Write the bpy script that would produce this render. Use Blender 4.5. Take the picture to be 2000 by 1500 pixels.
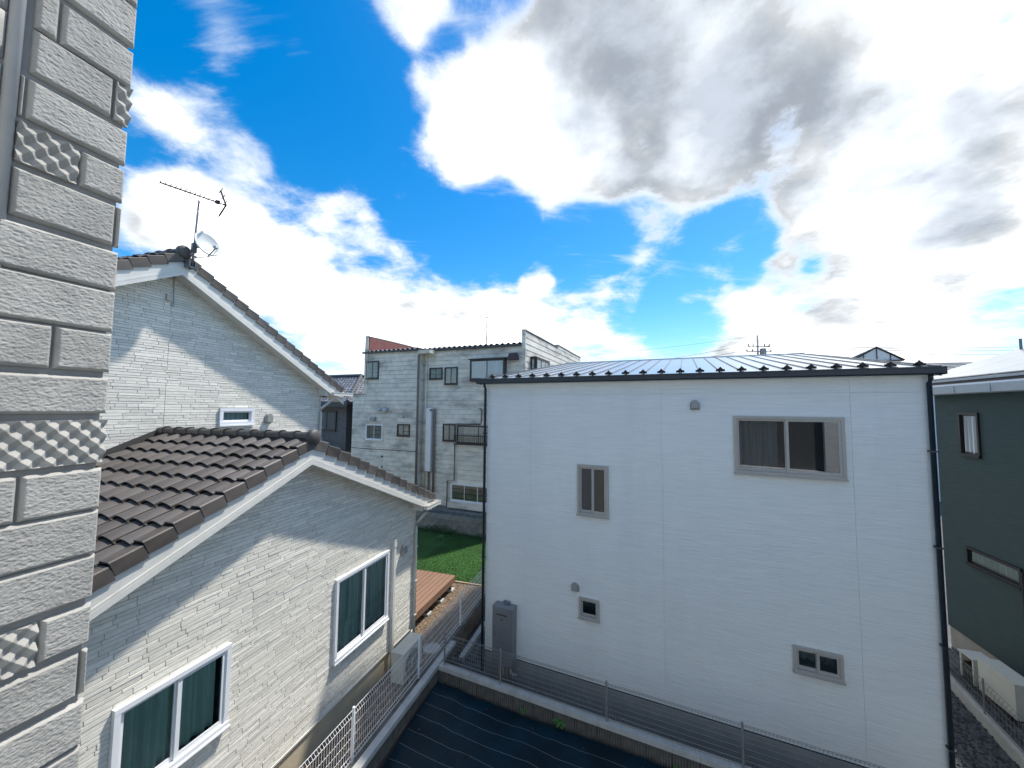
import bpy, bmesh, math, random
import numpy as np
from math import sin, cos, tan, radians, degrees, pi, sqrt, atan2, atan
random.seed(7)
S = bpy.context.scene
for o in list(bpy.data.objects): bpy.data.objects.remove(o)

# ------------------------------------------------------------------ camera
H = 6.0
cam_d = bpy.data.cameras.new('camera'); cam = bpy.data.objects.new('camera', cam_d)
S.collection.objects.link(cam); S.camera = cam
cam_d.sensor_width = 36.0; cam_d.lens = 36.0*740/2000; cam_d.clip_start = .05; cam_d.clip_end = 2000
from mathutils import Matrix, Vector
cam.matrix_world = Matrix.Translation((0, 0, H)) @ Matrix.Rotation(radians(90+3.65), 4, 'X') @ Matrix.Rotation(radians(.51), 4, 'Z')

# ------------------------------------------------------------------ light
SUN_AZ, SUN_EL = 51.0, 60.8          # azimuth from +Y towards +X
sd = Vector((sin(radians(SUN_AZ))*cos(radians(SUN_EL)), cos(radians(SUN_AZ))*cos(radians(SUN_EL)), sin(radians(SUN_EL))))
sun_d = bpy.data.lights.new('sun', 'SUN'); sun = bpy.data.objects.new('sun', sun_d); S.collection.objects.link(sun)
sun_d.energy = 2.0; sun_d.angle = radians(2.0)      # sun behind thin cloud
sun_d.color = (1, .95, .87)
sun.rotation_euler = sd.to_track_quat('Z', 'Y').to_euler(); sun.location = (20, 20, 40)
S.view_settings.view_transform = 'Standard'; S.view_settings.look = 'None'
S.view_settings.exposure = 1.60; S.view_settings.gamma = 1.0; S.view_settings.use_curve_mapping = False

# ------------------------------------------------------------------ sky: nishita + procedural clouds
wd = bpy.data.worlds.new('World'); S.world = wd; wd.use_nodes = True
wt = wd.node_tree; wt.nodes.clear()
def wn(t, **k):
    n = wt.nodes.new(t)
    for a, b in k.items(): setattr(n, a, b)
    return n
def wl(a, b): wt.links.new(a, b)
def wmath(op, a, b=None, c=None, clamp=False):
    n = wn('ShaderNodeMath', operation=op); n.use_clamp = clamp
    for i, v in enumerate((a, b, c)):
        if v is None: continue
        if isinstance(v, (int, float)): n.inputs[i].default_value = v
        else: wl(v, n.inputs[i])
    return n.outputs[0]
def wrange(v, a, b, c, d, smooth=True):
    n = wn('ShaderNodeMapRange'); n.interpolation_type = 'SMOOTHERSTEP' if smooth else 'LINEAR'
    wl(v, n.inputs[0])
    for i, x in enumerate((a, b, c, d)): n.inputs[i+1].default_value = x
    return n.outputs[0]
out = wn('ShaderNodeOutputWorld'); bg = wn('ShaderNodeBackground')
sky = wn('ShaderNodeTexSky', sky_type='NISHITA'); sky.sun_disc = False
sky.sun_elevation = radians(SUN_EL); sky.sun_rotation = radians(SUN_AZ); sky.air_density = 1.0; sky.dust_density = .4; sky.ozone_density = 2.0
tc = wn('ShaderNodeTexCoord'); gen = tc.outputs['Generated']
sep = wn('ShaderNodeSeparateXYZ'); wl(gen, sep.inputs[0])
zc = wmath('MAXIMUM', sep.outputs[2], 0.0)
den = wmath('ADD', zc, .22)
cx = wmath('DIVIDE', sep.outputs[0], den); cy = wmath('DIVIDE', sep.outputs[1], den)
cmb = wn('ShaderNodeCombineXYZ'); wl(cx, cmb.inputs[0]); wl(cy, cmb.inputs[1])
def wnoise(scale, detail, rough, dist=0., off=(0, 0, 0)):
    mp = wn('ShaderNodeMapping'); wl(cmb.outputs[0], mp.inputs[0]); mp.inputs['Location'].default_value = off
    n = wn('ShaderNodeTexNoise'); n.noise_dimensions = '3D'; wl(mp.outputs[0], n.inputs['Vector'])
    n.inputs['Scale'].default_value = scale; n.inputs['Detail'].default_value = detail
    n.inputs['Roughness'].default_value = rough; n.inputs['Distortion'].default_value = dist
    return n.outputs['Fac']
def lobe(az, el, r0, r1, w):
    d = (sin(radians(az))*cos(radians(el)), cos(radians(az))*cos(radians(el)), sin(radians(el)))
    vm = wn('ShaderNodeVectorMath', operation='DOT_PRODUCT'); wl(gen, vm.inputs[0]); vm.inputs[1].default_value = d
    return wrange(vm.outputs['Value'], cos(radians(r1)), cos(radians(r0)), 0., w)
# cloud masses (azimuth, elevation, core radius, outer radius, weight) as seen over the roofs
MASS = [(-44.3, 19.2, 0.6, 4.1, 0.7), (-41.9, 21.6, 0.8, 5.3, 0.8), (-37.5, 19.5, 1.0, 6.3, 0.75), (-31.9, 17.1, 1.1, 7.6, 0.6), (-25.7, 13.5, 1.5, 9.7, 0.55), (-16.8, 10.0, 1.8, 12.1, 0.5), (-5.5, 9.7, 2.1, 14.2, 0.5), (-35.4, 9.6, 2.0, 13.0, 0.35), (-43.8, 30.7, 0.8, 5.5, 0.22), (-39.5, 29.6, 1.1, 7.0, 0.25), (-34.7, 27.5, 0.9, 5.7, 0.22), (-24.2, 24.2, 0.8, 5.5, 0.3), (-17.9, 22.5, 0.6, 4.0, 0.25), (19.3, 41.1, 2.9, 19.2, 0.8), (-0.4, 38.7, 1.6, 10.9, 0.6), (-8.5, 39.9, 1.1, 7.2, 0.35), (-8.3, 34.6, 1.0, 6.7, 0.35), (9.3, 32.4, 1.4, 9.3, 0.6), (38.1, 29.1, 2.7, 18.3, 0.6), (50.0, 24.5, 2.3, 15.6, 0.6), (43.9, 13.6, 2.4, 16.1, 0.4), (30.5, 14.0, 1.5, 10.3, 0.3), (53.7, 32.8, 1.2, 8.2, 0.3), (-16.7, 48.1, 0.8, 5.4, 0.5), (-17.0, 40.4, 0.5, 3.2, 0.3), (7.7, 8.3, 2.9, 19.1, 0.4), (39.3, 8.5, 2.2, 14.8, 0.45), (3.4, 19.1, 0.5, 3.6, 0.55), (18.3, 24.1, 0.7, 4.6, 0.4), (-38.6, 37.8, 0.5, 3.0, 0.3), (-30.8, 39.8, 0.3, 2.1, 0.3), (-27.5, 37.7, 1.9, 12.5, -0.85), (-3.4, 24.3, 1.6, 10.4, -0.75), (-15.1, 28.0, 1.1, 7.0, -0.6), (11.6, 23.4, 1.2, 8.2, -0.6), (-45.5, 36.7, 0.9, 5.7, -0.6), (30.1, 21.0, 1.1, 7.1, -0.75), (35.6, 18.1, 0.9, 6.0, -0.6), (40.6, 18.7, 0.7, 4.5, -0.5), (24.2, 12.7, 1.1, 7.3, -0.55), (18.8, 14.5, 0.9, 6.2, -0.4), (-11.0, 43.9, 0.5, 3.6, -0.5), (-29.6, 29.5, 0.7, 4.4, -0.35), (37.6, 14.8, 0.6, 3.8, -0.3), (22.4, 18.3, 0.7, 4.6, -0.3), (52.1, 32.2, 0.5, 3.1, -0.25), (33.4, 17.3, 0.5, 3.4, -0.25), (-31.0, 9.5, 0.6, 4.3, -0.5), (44.6, 30.9, 0.4, 2.5, -0.25)]
SHADE = [(17.8, 40.9, 2.9, 19.5, 0.58), (31.2, 36.1, 2.9, 19.5, 0.5), (39.0, 27.2, 2.2, 14.5, 0.32), (6.1, 45.2, 2.1, 14.0, 0.32), (44.1, 17.8, 2.1, 13.9, 0.16), (45.6, 33.9, 1.4, 9.1, 0.28), (50.0, 23.2, 1.5, 9.8, 0.2), (49.8, 20.0, 0.9, 6.0, 0.4), (53.4, 27.2, 0.7, 4.5, 0.4), (-42.6, 18.7, 0.8, 5.3, 0.35), (50.6, 16.4, 0.7, 4.8, 0.35), (-35.6, 12.1, 1.1, 7.3, 0.2), (22.2, 7.9, 2.0, 13.6, 0.25), (-11.7, 13.2, 1.3, 8.8, 0.2), (41.6, 8.9, 1.7, 11.1, 0.25), (-0.4, 38.7, 1.3, 8.6, -0.35), (-5.9, 33.1, 1.2, 8.1, -0.35), (9.3, 28.7, 0.9, 5.9, -0.3)]
base = None
for m in MASS:
    v = lobe(*m); base = v if base is None else wmath('ADD', base, v)
n1 = wnoise(1.9, 12, .60, .2, (3.1, 1.7, 0)); n2 = wnoise(5.2, 12, .66, .25, (.3, 5.2, 0)); n5 = wnoise(.9, 3, .5, 0., (4.3, 8.1, 0))
nn = wmath('ADD', wmath('ADD', wmath('MULTIPLY', wmath('SUBTRACT', n1, .5), 2.0), wmath('MULTIPLY', wmath('SUBTRACT', n2, .5), 1.7)), wmath('MULTIPLY', wmath('SUBTRACT', n5, .5), .8))
dens = wmath('ADD', wmath('ADD', base, nn), .26)
alpha = wrange(dens, .02, .95, 0., 1.)
thick = wrange(dens, .40, 1.8, 0., 1.)
shd = None
for m in SHADE:
    v = lobe(*m); shd = v if shd is None else wmath('ADD', shd, v)
n3 = wnoise(3.4, 7, .55, .2, (9.1, 2.2, 0))
shade = wmath('ADD', wmath('ADD', wmath('MULTIPLY', wmath('SUBTRACT', n3, .5), 2.2), wmath('MULTIPLY', wmath('SUBTRACT', n2, .5), .8)), shd)
shade = wmath('MULTIPLY', wrange(shade, -.04, 1.15, 0., 1., False), wrange(dens, .35, 1.15, 0., 1.))
cthin = wn('ShaderNodeMix', data_type='RGBA'); wl(thick, cthin.inputs[0]); cthin.inputs[6].default_value = (.25, .265, .28, 1); cthin.inputs[7].default_value = (.86, .86, .855, 1)
ramp = wn('ShaderNodeValToRGB'); wl(shade, ramp.inputs[0]); cr = ramp.color_ramp
cr.elements[0].position = .0; cr.elements[0].color = (1, 1, 1, 1); cr.elements[1].position = 1.; cr.elements[1].color = (.18, .20, .23, 1)
for p_, c_ in ((.22, (.66, .665, .67)), (.45, (.40, .41, .42)), (.70, (.27, .29, .315))):
    e = cr.elements.new(p_); e.color = (*c_, 1)
ccol = wn('ShaderNodeMix', data_type='RGBA', blend_type='MULTIPLY'); ccol.inputs[0].default_value = 1.; wl(cthin.outputs[2], ccol.inputs[6]); wl(ramp.outputs[0], ccol.inputs[7])
hs = wn('ShaderNodeHueSaturation'); wl(sky.outputs[0], hs.inputs['Color'])
hs.inputs['Saturation'].default_value = 1.5; hs.inputs['Hue'].default_value = .497; hs.inputs['Value'].default_value = .95
skm = wn('ShaderNodeVectorMath', operation='SCALE'); wl(hs.outputs[0], skm.inputs[0]); skm.inputs['Scale'].default_value = .05
# thin wind-drawn veil of high cloud
vm_ = wn('ShaderNodeMapping'); wl(cmb.outputs[0], vm_.inputs[0]); vm_.inputs['Rotation'].default_value = (0, 0, radians(-35)); vm_.inputs['Scale'].default_value = (1.0, 3.2, 1)
vn = wn('ShaderNodeTexNoise'); wl(vm_.outputs[0], vn.inputs['Vector']); vn.inputs['Scale'].default_value = 1.5; vn.inputs['Detail'].default_value = 10; vn.inputs['Roughness'].default_value = .62; vn.inputs['Distortion'].default_value = .6
veil = wmath('MULTIPLY', wrange(wmath('ADD', vn.outputs['Fac'], wmath('MULTIPLY', base, .16)), .50, .80, 0., 1.), .62)
vmx = wn('ShaderNodeMix', data_type='RGBA'); wl(veil, vmx.inputs[0]); wl(skm.outputs[0], vmx.inputs[6]); vmx.inputs[7].default_value = (.24, .26, .28, 1)
mx = wn('ShaderNodeMix', data_type='RGBA'); wl(alpha, mx.inputs[0]); wl(vmx.outputs[2], mx.inputs[6]); wl(ccol.outputs[2], mx.inputs[7])
wl(mx.outputs[2], bg.inputs[0]); bg.inputs[1].default_value = 1.43
wl(bg.outputs[0], out.inputs[0])

# ------------------------------------------------------------------ materials
MATS = {}
def pm(name, col, rough=.6, var=.10, scale=6., bump=0., bscale=60., metal=0., rand=0., island=0., stretch=(1, 1, 1), stain=0., stain_col=(.1, .09, .08), stain_scale=2., stain_stretch=(1, 1, 1), stain_lo=.52, stain_hi=.72, spec=.5):
    if name in MATS: return MATS[name]
    m = bpy.data.materials.new(name); m.use_nodes = True; t = m.node_tree; b = t.nodes['Principled BSDF']; MATS[name] = m
    N = t.nodes.new; Lk = t.links.new
    b.inputs['Roughness'].default_value = rough; b.inputs['Metallic'].default_value = metal
    b.inputs['Specular IOR Level'].default_value = spec
    co = N('ShaderNodeTexCoord').outputs['Object']
    mp = N('ShaderNodeMapping'); Lk(co, mp.inputs[0]); mp.inputs['Scale'].default_value = stretch
    no = N('ShaderNodeTexNoise'); Lk(mp.outputs[0], no.inputs['Vector']); no.inputs['Scale'].default_value = scale; no.inputs['Detail'].default_value = 6
    mr = N('ShaderNodeMapRange'); Lk(no.outputs['Fac'], mr.inputs[0]); mr.inputs[1].default_value = .3; mr.inputs[2].default_value = .7
    mr.inputs[3].default_value = 1-var; mr.inputs[4].default_value = 1+var
    val = mr.outputs[0]
    if rand or island:
        src = N('ShaderNodeObjectInfo').outputs['Random'] if rand else N('ShaderNodeNewGeometry').outputs['Random Per Island']
        a = rand or island
        r2 = N('ShaderNodeMapRange'); Lk(src, r2.inputs[0]); r2.inputs[3].default_value = 1-a; r2.inputs[4].default_value = 1+a
        mu = N('ShaderNodeMath'); mu.operation = 'MULTIPLY'; Lk(val, mu.inputs[0]); Lk(r2.outputs[0], mu.inputs[1]); val = mu.outputs[0]
    vs = N('ShaderNodeVectorMath'); vs.operation = 'SCALE'; vs.inputs[0].default_value = col; Lk(val, vs.inputs['Scale'])
    c = vs.outputs[0]
    if stain:
        mp2 = N('ShaderNodeMapping'); Lk(co, mp2.inputs[0]); mp2.inputs['Scale'].default_value = stain_stretch
        n2 = N('ShaderNodeTexNoise'); Lk(mp2.outputs[0], n2.inputs['Vector']); n2.inputs['Scale'].default_value = stain_scale; n2.inputs['Detail'].default_value = 8; n2.inputs['Roughness'].default_value = .65
        m2 = N('ShaderNodeMapRange'); m2.interpolation_type = 'SMOOTHSTEP'; Lk(n2.outputs['Fac'], m2.inputs[0]); m2.inputs[1].default_value = stain_lo; m2.inputs[2].default_value = stain_hi; m2.inputs[3].default_value = 0; m2.inputs[4].default_value = stain
        mi = N('ShaderNodeMix'); mi.data_type = 'RGBA'; Lk(m2.outputs[0], mi.inputs[0]); Lk(c, mi.inputs[6]); mi.inputs[7].default_value = (*stain_col, 1); c = mi.outputs[2]
    Lk(c, b.inputs['Base Color'])
    if bump:
        mp3 = N('ShaderNodeMapping'); Lk(co, mp3.inputs[0]); mp3.inputs['Scale'].default_value = stretch
        nb = N('ShaderNodeTexNoise'); Lk(mp3.outputs[0], nb.inputs['Vector']); nb.inputs['Scale'].default_value = bscale; nb.inputs['Detail'].default_value = 5
        bp = N('ShaderNodeBump'); Lk(nb.outputs['Fac'], bp.inputs['Height']); bp.inputs['Strength'].default_value = 1.; bp.inputs['Distance'].default_value = bump
        Lk(bp.outputs[0], b.inputs['Normal'])
    return m
def glass_mat(name, tint=(.55, .62, .6), base=.06, rough=.0):
    if name in MATS: return MATS[name]
    m = bpy.data.materials.new(name); m.use_nodes = True; t = m.node_tree; t.nodes.clear(); MATS[name] = m
    N = t.nodes.new
    o = N('ShaderNodeOutputMaterial'); tr = N('ShaderNodeBsdfTransparent'); tr.inputs[0].default_value = (*tint, 1)
    gl = N('ShaderNodeBsdfGlossy'); gl.inputs['Roughness'].default_value = rough; gl.inputs['Color'].default_value = (.95, .97, 1, 1)
    fr = N('ShaderNodeFresnel'); fr.inputs['IOR'].default_value = 1.52
    ad = N('ShaderNodeMath'); ad.operation = 'MULTIPLY_ADD'; ad.use_clamp = True; t.links.new(fr.outputs[0], ad.inputs[0]); ad.inputs[1].default_value = 1.0; ad.inputs[2].default_value = base
    mi = N('ShaderNodeMixShader'); t.links.new(ad.outputs[0], mi.inputs[0]); t.links.new(tr.outputs[0], mi.inputs[1]); t.links.new(gl.outputs[0], mi.inputs[2])
    t.links.new(mi.outputs[0], o.inputs[0]); return m
M = dict(
 stone=pm('chiselled_siding', (.36, .35, .322), .85, .12, 9, .0012, 260, rand=.07, stain=.3, stain_col=(.22, .215, .19), stain_scale=7, stain_lo=.5, stain_hi=.75),
 stone_back=pm('siding_groove_shade', (.24, .235, .22), .85, .08, 9),  # backing colour darkened to carry the shade under the block edges
 bead=pm('sealant_grey', (.38, .38, .37), .6, .08, 12),
 plainwall=pm('own_wall_siding', (.70, .72, .73), .8, .08, 3, .004, 40, stretch=(1, 1, 6)),
 brick=pm('stacked_siding', (.73, .70, .615), .75, .10, 14, .001, 150, rand=.12, stretch=(1, 1, 3)),
 brick_i=pm('stacked_siding_field', (.73, .70, .615), .75, .10, 14, .001, 150, island=.12, stretch=(1, 1, 3)),
 mortar=pm('siding_backing', (.34, .33, .30), .85, .08, 10),
 trim=pm('cream_trim', (.66, .65, .60), .45, .05, 4, stain=.25, stain_col=(.42, .41, .36), stain_scale=5, stain_stretch=(1, 3, 3)),
 tile=pm('brown_roof_tile', (.082, .075, .069), .55, .25, 5, .0015, 120, rand=.4, stain=.5, stain_col=(.125, .09, .068), stain_scale=2.2, stain_lo=.45, stain_hi=.7),
 tile_i=pm('brown_roof_tile_field', (.082, .075, .069), .55, .25, 5, .0015, 120, island=.35),
 deck_under=pm('roof_underlay', (.03, .028, .026), .8),
 found_a=pm('beige_foundation', (.50, .44, .32), .85, .08, 6, .002, 120),
 white_sash=pm('white_sash', (.78, .79, .80), .35, .03, 4),
 curtain=pm('green_curtain', (.46, .58, .53), .85, .15, 3, stretch=(1, 6, .3)),
 lace=pm('pale_curtain', (.50, .52, .50), .85, .12, 3, stretch=(6, 6, .3)),
 dark_in=pm('dark_interior', (.03, .033, .035), .9),
 glass=glass_mat('window_glass', (.78, .90, .87), .02),
 glass_d=glass_mat('dark_window_glass', (.50, .56, .58), .02),
 wsid=pm('white_ribbed_siding', (.80, .825, .80), .6, .06, 5, .010, 7, stretch=(.45, .45, 14), stain=.16, stain_col=(.52, .54, .55), stain_scale=.8, stain_stretch=(1.6, 1.6, .22), stain_lo=.45, stain_hi=.75),
 wback=pm('white_siding_joint', (.58, .60, .62), .8),
 wfound=pm('grey_foundation', (.29, .30, .30), .85, .1, 5, .002, 80),
 navy=pm('dark_navy_metal', (.020, .030, .042), .35, .1, 5),
 roofmetal=pm('pale_metal_roof', (.42, .45, .48), .28, .06, 3, metal=.85),
 rib=pm('roof_seam', (.16, .17, .18), .4, .06, 3, metal=.6),
 greige=pm('champagne_sash', (.42, .40, .36), .4, .05, 5),
 ventgrey=pm('grey_vent', (.30, .30, .29), .45, .08, 8),
 steel=pm('heater_grey', (.26, .275, .29), .35, .08, 4, metal=.45),
 blackm=pm('black_metal', (.012, .012, .013), .45),
 pipebeige=pm('beige_pipe', (.50, .47, .41), .5, .08, 5),
 cboard=pm('weathered_white_board', (.73, .69, .60), .7, .10, 3, .002, 40, rand=.05, stain=.8, stain_col=(.24, .225, .20), stain_scale=.9, stain_stretch=(.8, .8, 2.2), stain_lo=.44, stain_hi=.74),
 cback=pm('board_backing', (.20, .195, .18), .85),
 cbrown=pm('brown_sash', (.05, .043, .04), .45, .1, 5),
 cpipe=pm('brown_downpipe', (.19, .165, .15), .5, .1, 5),
 maroon=pm('maroon_parapet', (.27, .10, .09), .8, .15, 3),
 corrug=pm('corrugated_edge', (.06, .065, .075), .5, .2, 4),
 conc=pm('concrete_cap', (.47, .47, .45), .85, .12, 5, .002, 120, stain=.4, stain_col=(.26, .26, .25), stain_scale=3),
 ribblock=pm('ribbed_concrete', (.15, .145, .13), .9, .2, 7, .002, 120, rand=.12, stain=.6, stain_col=(.06, .06, .055), stain_scale=3),
 brownblock=pm('brown_concrete_block', (.16, .125, .10), .9, .2, 8, .003, 90, rand=.2),
 greyblock=pm('mossy_concrete_block', (.20, .205, .19), .9, .2, 6, .003, 60, rand=.18, stain=.6, stain_col=(.06, .075, .05), stain_scale=2.5),
 whitewire=pm('white_fence_paint', (.80, .81, .82), .4, .03, 5),
 greywire=pm('grey_fence_paint', (.22, .22, .21), .45, .08, 5),
 gravel=pm('brown_gravel', (.27, .19, .12), .9, .3, 5, island=.5),
 soil=pm('yard_soil', (.13, .095, .065), .95, .3, 8, .01, 30),
 darkgravel=pm('dark_gravel', (.065, .075, .085), .9, .3, 8, island=.45),
 ground=pm('ground_gravel', (.10, .105, .11), .95, .3, 3, .01, 40),
 lawn=pm('artificial_turf', (.022, .080, .009), .95, .25, 1.2, .01, 200),
 blade=pm('turf_blade', (.026, .090, .010), .8, .2, 2, island=.35),
 deckw=pm('composite_deck', (.21, .118, .074), .7, .1, 6, .001, 90, rand=.05, stretch=(6, .5, 1)),
 leaf=pm('weed_leaf', (.07, .20, .035), .6, .3, 9, island=.35),
 leafd=pm('ground_cover_leaf', (.03, .095, .028), .7, .3, 9, island=.4),
 edark=pm('dark_green_grey_siding', (.036, .064, .061), .75, .16, 4, .010, 9, stretch=(.5, .5, 12)),
 egut=pm('pale_gutter', (.40, .43, .44), .45, .05, 5),
 acw=pm('ivory_ac_casing', (.62, .61, .54), .5, .06, 4),
 dtile=pm('silver_grey_tile', (.16, .165, .18), .35, .2, 3, island=.3),
 dbrick=pm('grey_brick', (.17, .165, .165), .8, .1, 6, island=.15),
 dish=pm('dish_white', (.46, .50, .50), .4, .05, 4),
 alum=pm('aged_aluminium', (.22, .22, .23), .45, .15, 6, metal=.5),
 polec=pm('pole_concrete', (.30, .29, .28), .85, .1, 3),
 wire=pm('cable_black', (.03, .03, .032), .6),
)
# weed-control sheet: dark woven sheet with pale guide threads printed in it
def sheet_mat():
    m = pm('weed_sheet', (.0016, .0165, .026), .6, .45, 1.4, .010, 6, spec=.22)
    t = m.node_tree; b = t.nodes['Principled BSDF']; N = t.nodes.new; Lk = t.links.new
    old = b.inputs['Base Color'].links[0].from_socket
    co = N('ShaderNodeTexCoord').outputs['Object']
    no = N('ShaderNodeTexNoise'); Lk(co, no.inputs['Vector']); no.inputs['Scale'].default_value = .9; no.inputs['Detail'].default_value = 5
    sp = N('ShaderNodeSeparateXYZ'); Lk(co, sp.inputs[0])
    a = N('ShaderNodeMath'); a.operation = 'MULTIPLY_ADD'; Lk(no.outputs['Fac'], a.inputs[0]); a.inputs[1].default_value = .09; Lk(sp.outputs[1], a.inputs[2])
    d = N('ShaderNodeMath'); d.operation = 'DIVIDE'; Lk(a.outputs[0], d.inputs[0]); d.inputs[1].default_value = .285
    f = N('ShaderNodeMath'); f.operation = 'FRACT'; Lk(d.outputs[0], f.inputs[0])
    c = N('ShaderNodeMath'); c.operation = 'LESS_THAN'; Lk(f.outputs[0], c.inputs[0]); c.inputs[1].default_value = .017
    mi = N('ShaderNodeMix'); mi.data_type = 'RGBA'; Lk(c.outputs[0], mi.inputs[0]); Lk(old, mi.inputs[6]); mi.inputs[7].default_value = (.20, .24, .25, 1)
    Lk(mi.outputs[2], b.inputs['Base Color']); return m
M['sheet'] = sheet_mat()
M['glass_w'] = glass_mat('coated_window_glass', (.46, .53, .56), .11)
M['glass_c'] = glass_mat('clear_window_glass', (.94, .96, .96), .0)

# ------------------------------------------------------------------ mesh helpers
def smooth_mesh(me): me.polygons.foreach_set('use_smooth', [True]*len(me.polygons))
class MB:
    def __init__(s): s.v = []; s.f = []
    def add(s, vs, fs):
        k = len(s.v); s.v += [tuple(p) for p in vs]; s.f += [tuple(i+k for i in f) for f in fs]; return s
    def hexa(s, p):      # 8 points: bottom 4 ccw, top 4 ccw
        return s.add(p, [(0, 3, 2, 1), (4, 5, 6, 7), (0, 1, 5, 4), (1, 2, 6, 5), (2, 3, 7, 6), (3, 0, 4, 7)])
    def box(s, x0, x1, y0, y1, z0, z1, m=None):
        p = [(x0, y0, z0), (x1, y0, z0), (x1, y1, z0), (x0, y1, z0), (x0, y0, z1), (x1, y0, z1), (x1, y1, z1), (x0, y1, z1)]
        return s.hexa([m(*q) for q in p] if m else p)
    def quad(s, *p): return s.add(p, [tuple(range(len(p)))])
    def prism(s, poly, f0, f1):   # poly list of 2d, f0/f1 map (a,b)->3d at both ends
        n = len(poly); vs = [f0(*p) for p in poly]+[f1(*p) for p in poly]
        fs = [tuple(range(n))[::-1], tuple(range(n, 2*n))]+[(i, (i+1) % n, n+(i+1) % n, n+i) for i in range(n)]
        return s.add(vs, fs)
    def tube(s, pts, r, n=6, cap=True, taper=None):
        P = [Vector(p) for p in pts]; rings = []
        for i, p in enumerate(P):
            d = (P[min(i+1, len(P)-1)]-P[max(i-1, 0)]).normalized()
            up = Vector((0, 0, 1)) if abs(d.z) < .95 else Vector((1, 0, 0))
            a = d.cross(up).normalized(); b = a.cross(d)
            rr = r if taper is None else r*(1+(taper-1)*i/(len(P)-1))
            rings.append([p+(a*cos(2*pi*k/n+pi/n)+b*sin(2*pi*k/n+pi/n))*rr for k in range(n)])
        vs = [q for R_ in rings for q in R_]; fs = []
        for i in range(len(P)-1):
            for k in range(n): fs.append((i*n+k, i*n+(k+1) % n, (i+1)*n+(k+1) % n, (i+1)*n+k))
        if cap: fs += [tuple(range(n))[::-1], tuple(range((len(P)-1)*n, len(P)*n))]
        return s.add(vs, fs)
    def lathe(s, prof, o, ax=(0, 0, 1), n=16, ang=2*pi):   # prof (r,h)
        ax = Vector(ax).normalized(); up = Vector((0, 0, 1)) if abs(ax.z) < .9 else Vector((1, 0, 0))
        a = ax.cross(up).normalized(); b = a.cross(ax); o = Vector(o); vs = []; fs = []
        for r, h in prof:
            for k in range(n): vs.append(o+ax*h+(a*cos(ang*k/n)+b*sin(ang*k/n))*r)
        for i in range(len(prof)-1):
            for k in range(n): fs.append((i*n+k, i*n+(k+1) % n, (i+1)*n+(k+1) % n, (i+1)*n+k))
        return s.add(vs, fs)
    def mesh(s, name, base=(0, 0, 0), fix=True):
        me = bpy.data.meshes.new(name)
        me.from_pydata([(x-base[0], y-base[1], z-base[2]) for x, y, z in s.v], [], s.f)
        if fix:
            bm = bmesh.new(); bm.from_mesh(me); bmesh.ops.recalc_face_normals(bm, faces=bm.faces); bm.to_mesh(me); bm.free()
        me.update(); return me
COL = S.collection
class Frame:
    def __init__(s, deg, ox=0., oy=0.): s.t = radians(deg); s.o = (ox, oy)
    def w(s, x, y, z): return Vector((s.o[0]+x*cos(s.t)-y*sin(s.t), s.o[1]+x*sin(s.t)+y*cos(s.t), z))
    def inv(s, X, Y):
        X -= s.o[0]; Y -= s.o[1]; return (X*cos(s.t)+Y*sin(s.t), -X*sin(s.t)+Y*cos(s.t))
WF0 = Frame(0)
class Thing:
    """an Empty at the thing's base; its parts are given in frame coordinates"""
    def __init__(s, name, label, cat, fr=WF0, base=(0, 0, 0), group=None, kind=None):
        s.fr = fr; s.b = base; o = bpy.data.objects.new(name, None); o.empty_display_size = .2; COL.objects.link(o)
        o.location = fr.w(*base); o.rotation_euler = (0, 0, fr.t); s.o = o
        if label: o['label'] = label
        if cat: o['category'] = cat
        if group: o['group'] = group
        if kind: o['kind'] = kind
    def part(s, name, mb, mat, parent=None, smooth=False, fix=True, kind=None, label=None):
        me = mb if isinstance(mb, bpy.types.Mesh) else mb.mesh(name, s.b, fix)
        if not me.materials: me.materials.append(mat if not isinstance(mat, str) else M[mat])
        if smooth: smooth_mesh(me)
        o = bpy.data.objects.new(name, me); COL.objects.link(o); o.parent = parent or s.o
        if kind: o['kind'] = kind
        if label: o['label'] = label
        return o
    def place(s, name, me, loc, rot=(0, 0, 0), parent=None):    # shared mesh placed at frame coords
        o = bpy.data.objects.new(name, me); COL.objects.link(o); o.parent = parent or s.o
        o.location = (loc[0]-s.b[0], loc[1]-s.b[1], loc[2]-s.b[2]); o.rotation_euler = rot; return o
def single(name, mb, mat, label, cat, fr=WF0, base=(0, 0, 0), group=None, kind=None, smooth=False, fix=True):
    me = mb.mesh(name, base, fix); me.materials.append(M[mat] if isinstance(mat, str) else mat)
    if smooth: smooth_mesh(me)
    o = bpy.data.objects.new(name, me); COL.objects.link(o); o.location = fr.w(*base); o.rotation_euler = (0, 0, fr.t)
    if label: o['label'] = label
    if cat: o['category'] = cat
    if group: o['group'] = group
    if kind: o['kind'] = kind
    return o

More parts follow.
